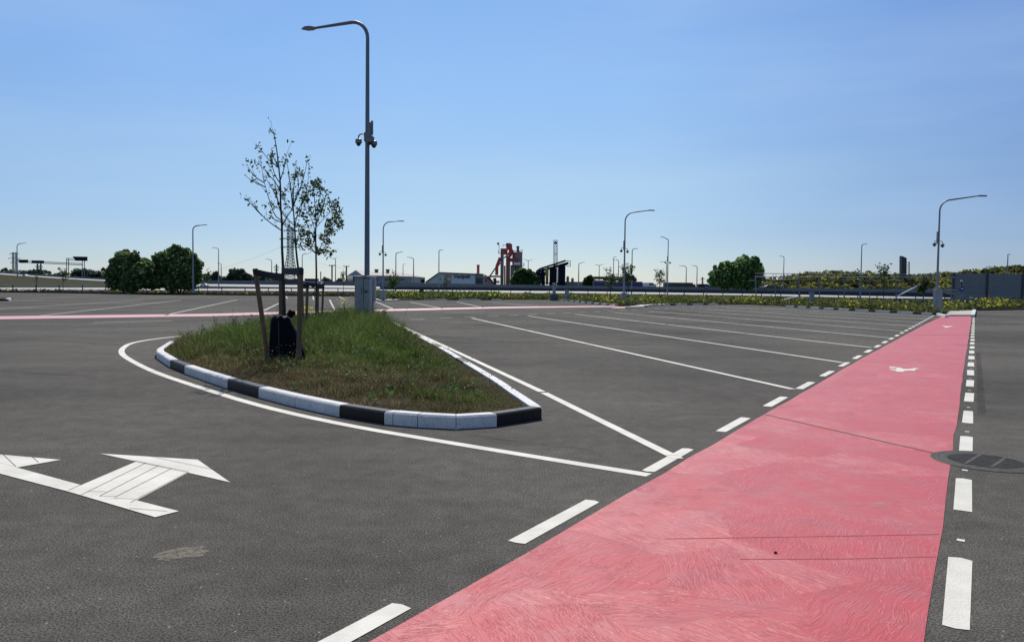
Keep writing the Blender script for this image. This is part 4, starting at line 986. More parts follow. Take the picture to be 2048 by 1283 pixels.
bush_tree('broad_tree', 'round green tree right of the dark trailers', 'tree', 175,
  [(1485, 535, 22), (1508, 540, 18), (1465, 545, 22), (1440, 552, 20), (1430, 562, 12), (1475, 558, 24), (1500, 560, 22), (1515, 553, 13), (1490, 521, 11), (1510, 522, 9), (1450, 566, 14)], 9500, .55, None, (.11, .20, .06), shell=.3)
bush_tree('broad_tree', 'leafy tree between the red plant and the dark silos', 'tree', 215,
  [(1052, 551, 15), (1040, 558, 14), (1064, 556, 14), (1070, 562, 11), (1030, 563, 10), (1055, 565, 12), (1045, 546, 8)], 5200, .55, None, (.09, .15, .055))
bush_tree('broad_tree', 'small round tree at the left end of the filling station', 'tree', 215, [(1178, 561, 9), (1174, 566, 8), (1184, 565, 8)], 800, .7, None, (.05, .08, .03))
for i, (lb, bl, n_) in enumerate([('rounded tree behind the highway wall, left of the tied stakes', [(470, 550, 11), (482, 551, 11), (492, 555, 9), (460, 556, 8)], 1700),
    ('low broad tree behind the highway wall above the leaning stake', [(515, 559, 7), (525, 560, 7), (505, 559, 7)], 800), ('small rounded tree left of the two utility poles', [(651, 562, 6), (657, 563, 5), (645, 564, 4)], 600),
    ('small tree between the utility poles', [(680, 562, 4), (676, 564, 4)], 300), ('tree partly behind the right large bush', [(412, 556, 9), (404, 562, 10), (420, 563, 7)], 1200),
    ('ragged tree beside the faint lamp post', [(430, 552, 7), (440, 559, 7), (450, 561, 7), (428, 562, 8)], 1000)]):
    bush_tree('distant_tree', lb, 'tree', 300, bl, n_, .9, 'trees beyond the highway', (.09, .125, .08), zbase=1.5)  # distance haze put into the leaf colour as a lighter, greyer green
# treeline at the far left
tl = []
for px in np.arange(-250, 215, 4.2):
    y = float(np.interp(px, [-250, 0, 8, 20, 35, 60, 80, 105, 112, 140, 170, 215], [535, 545, 538, 545, 549, 545, 542, 557, 556, 545, 543, 550])) + random.uniform(-2, 3); c = at(px, y + 4, 330); tl.append((c.x, c.y + random.uniform(-5, 5), c.z, random.uniform(6, 9.5) * 330 / FPX))
    if random.random() < .35: c = at(px, y - 1, 330); tl.append((c.x, c.y, c.z, 2.6 * 330 / FPX))
for px in np.arange(360, 560, 5): c = at(px, 563 + random.uniform(-1.5, 1.5), 340); tl.append((c.x, c.y, c.z, 6 * 340 / FPX))
o = crown(None, tl, 14000, 1.15, (.09, .12, .09), 'treeline', .4); tag(o, 'dark wooded treeline beyond the ramp at the far left', 'treeline', kind='stuff')  # treeline leaves lightened, haze mixed into their colour
# flowering bank on the right
bank_px = [(1395, 578, 574), (1470, 577, 570), (1520, 577, 562), (1560, 578, 556), (1600, 578, 549), (1640, 578, 544), (1700, 579, 544), (1760, 580, 548), (1830, 581, 549), (1900, 582, 547), (1960, 583, 540), (2010, 584, 533), (2050, 585, 530), (2200, 588, 526), (2600, 592, 540)]
mb = MB()
for k, (px, y0, y1) in enumerate(bank_px):
    a = at(px, y0 + 3, 190); b_ = at(px, y1 + 3, 206); c = at(px, y0 + 2, 236); mb.v += [tuple(a), tuple(b_), (c.x, c.y, 0)]
for i in range(len(bank_px) - 1):
    for j in range(2): a = 3 * i + j; mb.f.append((a, a + 3, a + 4, a + 1)); mb.m.append(0)
structure('bank_terrain', mb, DRY)
bx = [p[0] for p in bank_px]; b0 = [p[1] for p in bank_px]; b1 = [p[2] for p in bank_px]; cl = []
for _ in range(1500):
    px = random.uniform(1440, 2350) if random.random() < .5 else random.uniform(1560, 2100); u = random.random() ** .8; y0 = np.interp(px, bx, b0) + 3; y1 = np.interp(px, bx, b1) + 3
    a = at(px, float(y0), 190); b_ = at(px, float(y1), 206); p = a.lerp(b_, u); cl.append((p.x, p.y, p.z + random.uniform(-.2, .35), random.uniform(.5, 1.25)))
B = np.array(cl); n_ = 80000; pick = RNG.integers(0, len(B), n_); d = RNG.normal(size=(n_, 3)); d /= np.linalg.norm(d, axis=1)[:, None]
c = B[pick, :3] + d * (B[pick, 3] * RNG.uniform(.6, 1, n_))[:, None]
tone = RNG.uniform(0, 1, len(B))[pick][:, None]; grn = np.array([.10, .14, .04]); brn = np.array([.075, .065, .030]); ylw = np.array([.34, .33, .07])
col_ = np.where(tone < .3, brn, grn) * RNG.uniform(.5, 1.4, (n_, 1)); fy = ((RNG.uniform(0, 1, n_) < .75) & (d[:, 2] > -.1) & (tone[:, 0] > .62))[:, None]; col_ = np.where(fy, ylw * RNG.uniform(.5, 1.3, (n_, 1)), col_)
tag(fast_mesh('bank_shrubbery', leaf_faces(c, .42, 1.3), 4, col_, LEAF), 'yellow-green flowering scrub covering the long bank at right', 'shrubbery', kind='stuff')

# small verge trees
def verge_tree(label, px, y0, y1, Y, wpx, n, stakes=0, dense=.16):
    tr = [(px, y0), (px + .3, (y0 + y1) / 2), (px, y1)]; h_ = y0 - y1
    br = []
    for k in range(8):
        s_ = random.choice((-1, 1)); yy = y1 + h_ * random.uniform(.05, .5); br.append([(px, yy + h_ * .12), (px + s_ * wpx * .5, yy + h_ * .02), (px + s_ * wpx * random.uniform(.6, 1), yy - h_ * .08)])
    young_tree(label, Y, tr, br, .055, n, dense, 'young trees on the far verges', twigs=2.5, depth=.6, lc=(.06, .09, .03))
verge_tree('young yellowish tree with wooden props right of the cabinet lamp', 787, 600, 546, 95, 9, 420)
verge_tree('young tree in front of the lettered warehouse', 893, 588, 552, 130, 6, 120)
verge_tree('young tree left of the middle verge lamp post', 1221, 602, 539, 92, 10, 260)
verge_tree('leafy young tree immediately right of the middle verge lamp post', 1256, 602, 533, 94, 10, 420)
verge_tree('slim dark young tree left of the left-armed camera post', 1319, 600, 539, 98, 8, 200)
verge_tree('young tree on the left verge before the dark treeline', 126, 580, 540, 135, 8, 260)
verge_tree('thin young tree left of the first gantry column', 73, 580, 545, 138, 3, 40)
verge_tree('bare thin young tree just right of the two bushes', 415, 585, 540, 126, 5, 120)
verge_tree('young tree with open crown behind the tubular frame', 1767, 606, 534, 88, 11, 260)
verge_tree('young tree beside the stairs of the tubular frame', 1846, 612, 556, 80, 8, 500)
verge_tree('young tree left of the warehouse behind the cabinet', 687, 585, 545, 130, 4, 130)

# ------------------------------------------------------------------ tubular steel inspection platform
Yf = 92.0; fb = at(1700, 603, Yf)
frm = thing('steel_platform', 'long tubular steel platform with railings and stairs in front of the flowering bank', 'platform', fb)
def bar(x0, y0, x1, y1, name='rail', r=.04, m=GALV, Y=Yf, dY=0.0): return MB().tube([at(x0, y0, Y), at(x1, y1, Y + dY)], r, 6).build(name, m, frm)
bar(1510, 546.5, 1875, 549.5, Y=Yf + 3); bar(1510, 553.2, 1910, 554.8, Y=Yf); bar(1510, 577.6, 1862, 577.8, Y=Yf); bar(1510, 553, 1880, 554.5, Y=Yf + 3)
a = at(1512, 562, Yf); b_ = at(1862, 563, Yf)
MB().box(((a.x + b_.x) / 2, Yf + 1.5, (a.z + b_.z) / 2), (b_.x - a.x, 2.9, .10), 0).build('deck', DARK, frm)
for px in (1511, 1550, 1598, 1638, 1688, 1719, 1739, 1792, 1847): bar(px, 553, px + .5 - (px - 1700) * .004, 603, 'post', .07 if px in (1511, 1598, 1638, 1688, 1792) else .05)
for px in (1524, 1530, 1546, 1552, 1575, 1660, 1760): bar(px, 546.6, px, 561, 'post', .03, Y=Yf + 3)
for x0, y0, x1, y1 in ((1549, 603.5, 1597, 592.5), (1793, 593, 1843, 567.5)): bar(x0, y0, x1, y1, 'stair_rail', .075, WHT, Y=Yf - 6, dY=0)
bar(1580, 580, 1600, 592, 'brace', .03); bar(1668, 580, 1690, 592, 'brace', .03); bar(1640, 565, 1662, 578, 'brace', .03)
st = thing('exit_stairs', 'steel stairs with handrails left of the noise wall', 'stairs', at(1905, 608, 84))
def sbar(p, name='handrail', r=.05): return MB().tube([at(x_, y_, 84) for x_, y_ in p], r, 6).build(name, GALV, st)
sbar([(1875, 566), (1891, 579.5), (1908, 579.5), (1925, 592)]); sbar([(1877, 574), (1892, 587), (1908, 587), (1922, 598)]); sbar([(1875, 580), (1890, 597), (1904, 598)])
for x_, y_, y2 in ((1902, 579, 604), (1908, 579, 604), (1922, 592, 612), (1925, 592, 612), (1893, 580, 587)): sbar([(x_, y_), (x_, y2)], 'post', .06)
mb = MB()
for k in range(7):
    p = at(1905 + k * 2.6, 595 + k * 2.2, 84); mb.box((p.x, 84.5, p.z), (.5, 1.1, .05))
mb.build('treads', GREYM, st)

# ------------------------------------------------------------------ noise wall, signs, bollard
Yn = 100.0; a = at(1908, 609, Yn); nw = thing('noise_wall', 'dark blue-grey slatted noise wall at the right edge', 'wall', a)
for x0, x1 in ((1908, 1972), (1977, 2043), (2048, 2115), (2120, 2190)):
    A = at(x0, 612, Yn); Bt = at(x1, 547 + (x0 - 1908) * .006, Yn); mb = MB(); n_ = 14; hh = (Bt.z - 0) / n_
    for k in range(n_): mb.box(((A.x + Bt.x) / 2, Yn + (.02 if k % 2 else 0), hh * (k + .5)), (Bt.x - A.x, .14, hh * .985))
    mb.build('wall_panel', NOISEW, nw)
for x0 in (1906.5, 1974.5, 2045.5, 2117.5):
    A = at(x0, 545.5, Yn); MB().box((A.x, Yn - .05, A.z / 2), (.26, .3, A.z)).build('wall_post', NOISEP, nw)
def round_sign(label, px, py, rpx, Y, base_py, arrow=True):
    c = at(px, py, Y); r = rpx * Y / FPX; b = at(px, base_py, Y); root = thing('round_sign', label, 'road sign', b, 'blue round direction signs')
    MB().tube([b, Vector((b.x, Y, c.z + r))], .035, 6).build('pole', GALV, root)
    mb = MB(); mb.tube([(c.x, Y - .05, c.z), (c.x, Y - .08, c.z)], r, 24); pl = mb.build('sign_disc', BLUE, root)
    mb = MB(); w_ = r * .55; y = Y - .09
    mb.extrude([(c.x - w_, y, c.z - .04), (c.x + w_ * .4, y, c.z - .04), (c.x + w_ * .4, y, c.z - .12), (c.x + w_ * 1.1, y, c.z), (c.x + w_ * .4, y, c.z + .12), (c.x + w_ * .4, y, c.z + .04), (c.x - w_, y, c.z + .04)], (0, .005, 0)); mb.build('arrow', WHT, pl)
    return root
round_sign('blue round sign with white arrow in front of the noise wall', 1923, 577, 5.2, 82, 612)
round_sign('blue round sign with white arrow left of the round green tree', 1412.3, 574.5, 4.2, 140, 592)
b = at(1923, 563, 98); t = thing('wall_lamp', 'small lamp on a stalk above the blue sign on the noise wall', 'lamp', b)
MB().tube([at(1923.5, 572, 98), at(1923, 562, 98)], .06, 6).build('stalk', DARK, t); MB().lathe(at(1923, 562, 98), [(.10, -.1), (.14, 0), (.1, .14)], 10).build('lamp_cap', WHT, t)
b = G(1941, 615); t = thing('striped_bollard', 'short black and white striped bollard before the noise wall', 'bollard', b); b = Vector((b.x, b.y, 0))
zt = zat(b.x, b.y, 594); k_ = 8; mb = MB()
for k in range(k_): mb.lathe((b.x, b.y, zt / k_ * k), [(.12, 0), (.12, zt / k_)], 12, mi=k % 2)
mb.build('post', [DARK, WHT], t)

# tall black pylon sign with side ladder
b = at(1808, 590, 200); t = thing('pylon_sign', 'tall black advertising pylon with slanted top on the bank', 'sign', b)
P = [at(1803, 585, 200), at(1812.5, 585, 200), at(1813.5, 516.5, 200), at(1812, 515, 200), at(1803.5, 511.5, 200)]
MB().extrude(P, (0, 1.2, 0)).build('board', mat('pylon_black', (.016, .018, .022), .4), t)
MB().tube([at(1818.3, 560, 200), at(1818.3, 523, 200)], .14, 6).build('side_mast', GALVD, t)
mb = MB()
for k in range(7): y = 525 + k * 4; mb.tube([at(1813, y, 200), at(1818.3, y + .5, 200)], .07, 4)
mb.build('rungs', GALVD, t)

# ------------------------------------------------------------------ warehouses
def wall_poly(mb, pts, Y, th=.4): mb.extrude([at(x_, y_, Y) for x_, y_ in pts], (0, th, 0))
Yw = 235.0
w1 = thing('gabled_warehouse', 'grey gabled warehouse with pinkish roof behind the cabinet', 'building', at(760, 575, Yw))
A0 = at(727, 580, Yw); A1 = at(824, 580, Yw); ze = at(727, 549.8, Yw).z; ze1 = at(824, 552.5, Yw).z; zr = at(760, 541.2, Yw + 12).z
gl0 = at(693.5, 580, Yw + 24); x0b = gl0.x
mb = MB(); mb.face([(A0.x, Yw, 0), (A1.x, Yw, 0), (A1.x, Yw, ze1), (A0.x, Yw, ze)])
mb.face([(A1.x, Yw, 0), (A1.x + 1, Yw + 26, 0), (A1.x + 1, Yw + 26, ze1), (A1.x, Yw, ze1)])
pk = at(711.5, 540.5, Yw + 13)
mb.face([(x0b, Yw + 24, 0), (A0.x, Yw, 0), (A0.x, Yw, ze), tuple(pk), (x0b, Yw + 24, ze)])
mb.face([(x0b, Yw + 24, 0), (x0b, Yw + 24, ze), (A1.x + 1, Yw + 26, ze1), (A1.x + 1, Yw + 26, 0)])
mb.build('wall', CLADG, w1)
pr_ = at(803, 545.3, Yw + 13); mb = MB()
mb.face([(A0.x - .3, Yw - .5, ze - .05), (A1.x + .5, Yw - .5, ze1 - .05), tuple(pr_), tuple(pk + Vector((0, 0, .1)))])
mb.face([(A1.x + .5, Yw - .5, ze1 - .05), (A1.x + 1.3, Yw + 26, ze1), tuple(pr_)]); mb.face([tuple(pk + Vector((0, 0, .1))), tuple(pr_), (A1.x + 1.3, Yw + 26, ze1), (x0b, Yw + 24, ze)])
mb.build('roof', ROOFM, w1)
for px in (753, 775.5): p = at(px, 541, Yw + 10); MB().box((p.x, p.y, p.z - .2), (.9, 1.0, .9)).box((p.x, p.y, p.z + .3), (1.3, 1.2, .25)).build('roof_vent', GALVD, w1)
def win(par, x0, x1, y0, y1, Y, m=GLASSD, name='window'): 
    a = at(x0, y1, Y); c = at(x1, y0, Y); return MB().box(((a.x + c.x) / 2, Y - .06, (a.z + c.z) / 2), (c.x - a.x, .12, c.z - a.z)).build(name, m, par)
for x0 in (745.3, 749.3, 753.2, 769.5, 773.5, 777.5, 797, 801.2, 805.5): win(w1, x0, x0 + 3.2, 557.5, 560.3, Yw)
win(w1, 789, 801, 563.2, 565, Yw, WHT, 'awning'); win(w1, 792, 800, 565.2, 567, Yw, GLASSD, 'door'); win(w1, 812, 815, 563.5, 567.5, Yw, GLASSD, 'door')
MB().extrude([at(694.2, 552, Yw + 22), at(706, 551, Yw + 12), at(706, 563, Yw + 12), at(694.2, 563, Yw + 22)], (0, -.3, 0)).build('gate_opening', GLASSD, w1)
Y2 = 225.0
w2 = thing('lettered_warehouse', 'white warehouse with a slanted left roof and dark blue lettering', 'building', at(910, 575, Y2))
mb = MB(); wall_poly(mb, [(852, 580), (852, 564), (878.5, 545.8), (903.5, 547.6), (903.5, 580)], Y2, 14); mb.build('wall', mat('gable_wall', (.58, .61, .60), .7, noise=.08, nscale=.4), w2)
mb = MB(); wall_poly(mb, [(903.6, 580), (903.6, 547.8), (951.8, 548.8), (951.8, 580)], Y2 - 1.0, 15); mb.build('front_panel', CLADP, w2)
mb = MB(); wall_poly(mb, [(951.9, 580), (951.9, 547.6), (966.2, 549), (968, 552), (968, 580)], Y2 - .6, 14); mb.build('annex', CLADG, w2)
mb = MB()
for a_, c_ in (((851, 564.6), (878.6, 545.2)), ((878.6, 545.2), (952, 548.2)), ((952, 547.4), (967, 548.8))):
    mb.tube([at(*a_, Y2 - 1.2), at(*c_, Y2 - 1.2)], .22, 4)
mb.build('roof_trim', GALVD, w2)
MB().extrude([at(889, 549.5, Y2 - .02), at(903.4, 548.5, Y2 - .02), at(903.4, 554, Y2 - .02), at(896, 557.5, Y2 - .02)], (0, -.15, 0)).build('salmon_panel', SALM, w2)
win(w2, 896, 903.3, 556.2, 558.2, Y2 - .15, WHT, 'awning'); win(w2, 898.2, 900.6, 561, 567, Y2, GLASSD, 'door'); win(w2, 880.5, 882.3, 557, 560, Y2)
for x0 in (952.6, 956.8, 961.2): win(w2, x0, x0 + 3.9, 555.5, 568, Y2 - .6, mat('dark_gate', (.03, .04, .05), .4), 'gate')
MB().extrude([at(950.9, 547, Y2 - 1.3), at(951.8, 547, Y2 - 1.3), at(951.8, 575, Y2 - 1.3), at(950.9, 575, Y2 - 1.3)], (0, .25, 0)).build('downpipe', GALVD, w2)
fc = bpy.data.curves.new('lettering', 'FONT'); fc.body = 'Venipak'; fc.extrude = .04; fc.offset = .035; fc.shear = .12
a = at(906.5, 557.2, Y2 - 1.12); c = at(940.5, 550.4, Y2 - 1.12); fc.size = 1.35; fc.space_character = 1.02
lt = bpy.data.objects.new('lettering', fc); COL.objects.link(lt); fc.materials.append(mat('lettering_blue', (.012, .016, .05), .5)); lt.parent = w2
bpy.context.view_layer.update(); wd = max(lt.dimensions.x, .1); sc_ = (c.x - a.x) / wd
lt.scale = (sc_, sc_, 1); lt.rotation_euler = (math.pi / 2, math.radians(-.6), 0); L = ORI[w2.name]; lt.location = (a.x - L[0], a.y - L[1], a.z - L[2] + .22)
_me = bpy.data.meshes.new_from_object(lt.evaluated_get(bpy.context.evaluated_depsgraph_get())); _lm = bpy.data.objects.new('lettering', _me); COL.objects.link(_lm)
_lm.parent = w2; _lm.scale = lt.scale; _lm.rotation_euler = lt.rotation_euler; _lm.location = lt.location; bpy.data.objects.remove(lt); _lm.name = 'lettering'
w3 = thing('small_gable_house', 'small salmon gable house right of the lettered warehouse', 'building', at(976, 578, 240))
mb = MB(); wall_poly(mb, [(964, 580), (964, 566), (969, 550), (982, 559.5), (987, 566), (987, 580)], 240, 10); mb.build('wall', SALM, w3)
mb = MB(); mb.tube([at(968.5, 549.5, 239.7), at(983, 560.5, 239.7), at(988, 567, 239.7)], .25, 4); mb.build('roof_trim', GALVD, w3); win(w3, 970.5, 973, 557, 563.5, 240)
t = thing('chimney_stack', 'plain red chimney rising behind the lettered warehouse', 'chimney', at(956.4, 575, 245)); p = at(956.4, 531, 245)
MB().box((p.x, 245, p.z / 2), (5.2 * 245 / FPX, .8, p.z)).build('shaft', REDM, t); MB().box((p.x, 245, p.z + .1), (6 * 245 / FPX, 1, .35)).build('cap', REDM, t)
t = thing('billboard', 'small dark billboard between the two warehouses', 'billboard', at(845.5, 572, 210)); 
MB().extrude([at(841.5, 558.5, 210), at(849.5, 558.5, 210), at(849.5, 564.8, 210), at(841.5, 564.8, 210)], (0, .3, 0)).build('board', SIGNB, t)
MB().tube([at(845.5, 575, 210.1), at(845.5, 564.8, 210.1)], .12, 6).build('post', GALVD, t)

# ------------------------------------------------------------------ asphalt mixing plant
Yp = 245.0; S = Yp / FPX
pl = thing('mixing_plant', 'red and grey asphalt mixing plant with towers and silo', 'industrial plant', at(1020, 575, Yp))
def pb(x0, x1, y0, y1, m, name, Y=Yp, dep=3.0):
    a = at(x0, y1, Y); c = at(x1, y0, Y); return MB().box(((a.x + c.x) / 2, Y + dep / 2, (a.z + c.z) / 2), (c.x - a.x, dep, c.z - a.z)).build(name, m, pl)
def pt(pts, r, m, name, Y=Yp, seg=6): return MB().tube([at(x_, y_, Y) for x_, y_ in pts], r, seg).build(name, m, pl)
pb(1000.5, 1007.5, 508, 575, GREYM, 'elevator_tower'); pb(1001, 1012.5, 496.7, 508, REDM, 'top_housing', dep=4)
mb = MB(); [mb.face([at(*p, Yp - .05) for p in ((1001, 497), (1006, 495), (1012.5, 497))])]; 
pb(1012.2, 1015.3, 486.5, 524, REDM, 'red_column'); pb(1012.2, 1021.8, 486, 489.5, REDM, 'column_head'); pt([(1014.5, 494), (1017, 490), (1018.6, 490)], .35, REDM, 'chute'); pt([(1019.5, 488), (1020, 498), (1023, 502), (1018, 512)], .75, REDM, 'chute', Yp - .5)
pb(1011.5, 1020.5, 512, 575, mat('rust_steel', (.27, .10, .08), .7, noise=.3, nscale=1.5), 'mixing_tower', dep=5); pb(1013.5, 1019, 514, 530, REDM, 'hopper', Yp - .3, 1)
a = at(1034, 575, Yp + 3); b_ = at(1034, 504.5, Yp + 3); c_ = at(1034, 500.5, Yp + 3)
MB().lathe((a.x, Yp + 3, 0), [(10.2 * S, 0), (10.2 * S, b_.z), (4 * S, c_.z)], 24).build('silo', SILO, pl, smooth=False)
pb(1033.2, 1038.4, 493.5, 504, GREYM, 'silo_vent', Yp + 2, 1); pb(1032.5, 1039, 492, 494.2, GREYM, 'vent_cap', Yp + 1.8, 1.3)
pt([(1042, 504), (1042, 499), (1044.8, 499), (1044.8, 505)], .08, GREYM, 'guard_rail'); pt([(1022, 501), (1033, 501.6)], .15, REDM, 'pipe')
pb(1020, 1037, 516, 523, mat('plant_maroon', (.26, .07, .06), .6, noise=.3, nscale=1.2), 'screen_house', Yp - .8, 2); pb(1027.5, 1040.5, 524.5, 529.5, WHT, 'platform_sign', Yp - 1.2, .3); pb(1024, 1048, 530, 531, GREYM, 'platform', Yp - 1.2, 2)
pt([(1048, 526), (1048, 531)], .1, GREYM, 'guard_rail'); pb(1044.8, 1048, 525.5, 526.3, GREYM, 'guard_rail', Yp - 1, .1)
pb(1020.5, 1030, 530, 575, GREYM, 'lower_frame', Yp - .2, 3)
pt([(1000.5, 515), (993.8, 532), (993.3, 550)], .5, REDM, 'duct'); pt([(1000.3, 525), (994.5, 533)], .3, REDM, 'duct'); pt([(993, 533), (977, 556)], .22, GREYM, 'conveyor')
pb(979, 1001, 551, 554, GREYM, 'drum', dep=3); pt([(979, 552.5), (976.5, 557), (977, 560)], .5, GREYM, 'drum_end'); pb(979.5, 981.5, 556, 566, GREYM, 'support_leg')
pb(987.5, 992.5, 558, 575, NAVYT, 'tank'); pb(992.5, 999, 561, 566, WHT, 'truck_box'); pt([(989, 556), (990, 562)], .5, DARK, 'exhaust')
pt([(998, 506), (998, 485)], .08, GREYM, 'flag_mast'); pb(994.3, 997.8, 485, 489.5, mat('flag_cloth', (.12, .16, .22), .8), 'flag', dep=.05)
pt([(1006, 493), (1006, 489), (1012, 489), (1012, 493)], .1, GREYM, 'ladder_cage'); pt([(997, 506.5), (1001, 506.5)], .12, GREYM, 'balcony'); pt([(997, 501), (997, 506.5)], .06, GREYM, 'balcony')
pt([(1008, 516), (1012, 512)], .2, GREYM, 'pipe'); pt([(1009.5, 531), (1009.5, 575)], .25, REDM, 'pipe')
# dark silos with conveyor
sp = thing('conveyor_silos', 'row of dark navy silos under a sloping conveyor', 'silos', at(1105, 577, 215))
def sb(x0, x1, y0, y1, m, name, Y=215, dep=3.0):
    a = at(x0, y1, Y); c = at(x1, y0, Y); return MB().box(((a.x + c.x) / 2, Y + dep / 2, (a.z + c.z) / 2), (c.x - a.x, dep, c.z - a.z)).build(name, m, sp)
def stt(pts, r, m, name, Y=215): return MB().tube([at(x_, y_, Y) for x_, y_ in pts], r, 6).build(name, m, sp)
sb(1083, 1090.5, 543, 572, NAVY, 'silo'); sb(1099.5, 1113.5, 536, 572, NAVY, 'silo'); sb(1116.5, 1131, 532, 572, NAVY, 'silo')
stt([(1073, 546), (1074, 542), (1081, 537), (1131, 521)], .28, NAVY, 'conveyor_rail'); stt([(1073.5, 549), (1080, 542), (1137, 525.5)], .32, NAVY, 'conveyor_belt'); stt([(1131, 521), (1140.5, 521.5), (1140.5, 532.5), (1134, 532)], .12, GREYM, 'head_frame')
MB().extrude([at(1120, 527, 214.8), at(1134, 522.5, 214.8), at(1138, 527), ] if False else [at(1119, 528, 214.8), at(1136, 523.5, 214.8), at(1138, 527.5, 214.8), at(1128, 533, 214.8), at(1117, 533, 214.8)], (0, 2, 0)).build('head_drum', NAVY, sp)
MB().extrude([at(1083, 543, 214.9), at(1076, 548, 214.9), at(1080, 560, 214.9), at(1084, 545, 214.9)], (0, 1, 0)).build('feed_chute', NAVY, sp)
stt([(1085, 536), (1087, 543)], .3, NAVY, 'strut'); stt([(1109, 530), (1109, 536)], .3, NAVY, 'strut'); stt([(1096, 533), (1096, 540)], .2, NAVY, 'strut')
sb(1090.6, 1097.5, 537, 551, mat('ochre_panel', (.28, .26, .06), .7, noise=.2), 'panel', 214.6, 1); sb(1091.5, 1097, 551, 569, mat('orange_rungs', (.30, .11, .05), .7, noise=.4, nscale=2), 'ladder_block', 214.6, 1)
stt([(1079.5, 572), (1083, 548)], .25, NAVY, 'strut'); stt([(1080, 565), (1132, 567)], .12, NAVY, 'lower_rail'); 
for x_ in (1080, 1088, 1099, 1107, 1115, 1124, 1132): stt([(x_, 564), (x_, 574)], .14, NAVY, 'support_leg')
ms = thing('lattice_mast', 'slender pale lattice mast behind the conveyor silos', 'mast', at(1111, 575, 235))
mb = MB(); 
for x_ in (1107.6, 1114.4): mb.tube([at(x_, 572, 235), at(x_ , 480, 235)], .10, 4)
for k in range(15):
    y = 480 + k * 6.2; mb.tube([at(1107.6, y, 235), at(1114.4, y + 6.2, 235)], .06, 4); mb.tube([at(1114.4, y, 235), at(1107.6, y + 6.2, 235)], .06, 4); mb.tube([at(1107.6, y, 235), at(1114.4, y, 235)], .06, 4)
mb.build('lattice', mat('mast_pale', (.34, .38, .40), .5), ms); MB().lathe(at(1111.3, 485.5, 234.8), [(.3, -.3), (.42, 0), (.3, .3)], 10).build('dish', DARK, ms); MB().lathe(at(1111, 508, 234.8), [(.2, -.2), (.3, 0), (.2, .2)], 10).build('dish', GREYM, ms)
t = thing('low_hall', 'low grey-green hall right of the conveyor silos', 'building', at(1150, 577, 250)); mb = MB()
a = at(1131, 563, 250); c = at(1172, 562.5, 250); mb.box(((a.x + c.x) / 2, 254, a.z / 2), (c.x - a.x, 8, a.z)); mb.build('wall', mat('hall_green', (.20, .23, .22), .7), t)
for x_, y_ in ((1135.5, 552), (1145, 555.5)): p = at(x_, y_, 250); MB().lathe((p.x, 250, 0), [(.45, 0), (.45, p.z - .3), (.2, p.z)], 10).build('tank', GREYM, t)

# ------------------------------------------------------------------ filling station, trucks, cars
fs = thing('filling_station', 'filling station with a yellow and red canopy behind the navy trailer', 'filling station', at(1215, 575, 225))
def fbx(x0, x1, y0, y1, m, name, dep=8, Y=225):
    a = at(x0, y1, Y); c = at(x1, y0, Y); return MB().box(((a.x + c.x) / 2, Y + dep / 2, (a.z + c.z) / 2), (c.x - a.x, dep, c.z - a.z)).build(name, m, fs)
fbx(1188, 1246, 553.2, 554.2, YEL, 'canopy_top'); fbx(1188, 1246, 554.3, 557.5, mat('canopy_dark', (.08, .04, .02), .6), 'canopy'); fbx(1210, 1247, 557.6, 561, mat('shop_red', (.35, .07, .03), .6, noise=.3), 'shop_wall', 5, 228); fbx(1188, 1210, 560, 563, WHT, 'pump_island', 2, 226)
for x_ in (1190, 1209, 1228, 1245): fbx(x_, x_ + 1, 557.5, 575, GREYM, 'canopy_column', .5)
bush_tree('distant_tree', 'low yellow-green tree above the end of the navy trailer', 'tree', 222, [(1255, 558, 8), (1266, 560, 7), (1245, 560, 6)], 700, .6, 'trees beyond the highway', (.09, .10, .03), zbase=1.2)
def wheels(par, pts, Y, r):
    for x_, y_ in pts:
        c = at(x_, y_, Y); w_ = MB().tube([(c.x, Y - .12, c.z), (c.x, Y + .2, c.z)], r, 14).build('wheel', RUBBER, par); MB().tube([(c.x, Y - .14, c.z), (c.x, Y - .1, c.z)], r * .55, 10).build('rim', GREYM, w_)
def truck(label, x0, x1, ytop, ybot, Y, body, cab_x, cabm, cabtop, right=True, bodyname='trailer'):
    t = thing('truck', label, 'truck', at((x0 + x1) / 2, ybot, Y), 'trucks on the highway')
    a = at(x0, ybot, Y); c = at(x1, ytop, Y); MB().box(((a.x + c.x) / 2, Y + 1.25, (a.z + c.z) / 2), (c.x - a.x, 2.5, c.z - a.z)).build(bodyname, body, t, bevel=.05)
    xa, xb, ct = cab_x; A = at(xa, ybot + 1, Y); Bc = at(xb, ct, Y); dx = (Bc.x - A.x)
    MB().extrude([(A.x, Y, A.z), (Bc.x, Y, A.z), (Bc.x, Y, A.z + (Bc.z - A.z) * .45), (A.x + dx * .72, Y, Bc.z), (A.x, Y, Bc.z)], (0, 2.4, 0)).build('cab', cabm, t, bevel=.06)
    MB().extrude([(A.x + dx * .45, Y - .03, A.z + (Bc.z - A.z) * .5), (A.x + dx * .92, Y - .03, A.z + (Bc.z - A.z) * .5), (A.x + dx * .70, Y - .03, A.z + (Bc.z - A.z) * .92), (A.x + dx * .45, Y - .03, A.z + (Bc.z - A.z) * .92)], (0, .04, 0)).build('window', GLASSD, t)
    wheels(t, [(x0 + 6, ybot + 2), (x0 + 12, ybot + 2), (x1 - 10, ybot + 2), ((xa + xb) / 2, ybot + 2)], Y - .02, .5)
    return t
truck('long navy blue curtain-sided truck with a pale cab on the highway', 1187.5, 1285, 563, 574, 186.5, NAVYT, (1286, 1313, 565), CLADP, 1)
truck('grey-green box truck right of the slim tree on the highway', 1330, 1386, 565, 575.5, 187.5, mat('truck_greygreen', (.045, .06, .062), .6), (1387, 1392, 568), GALVD, 1)
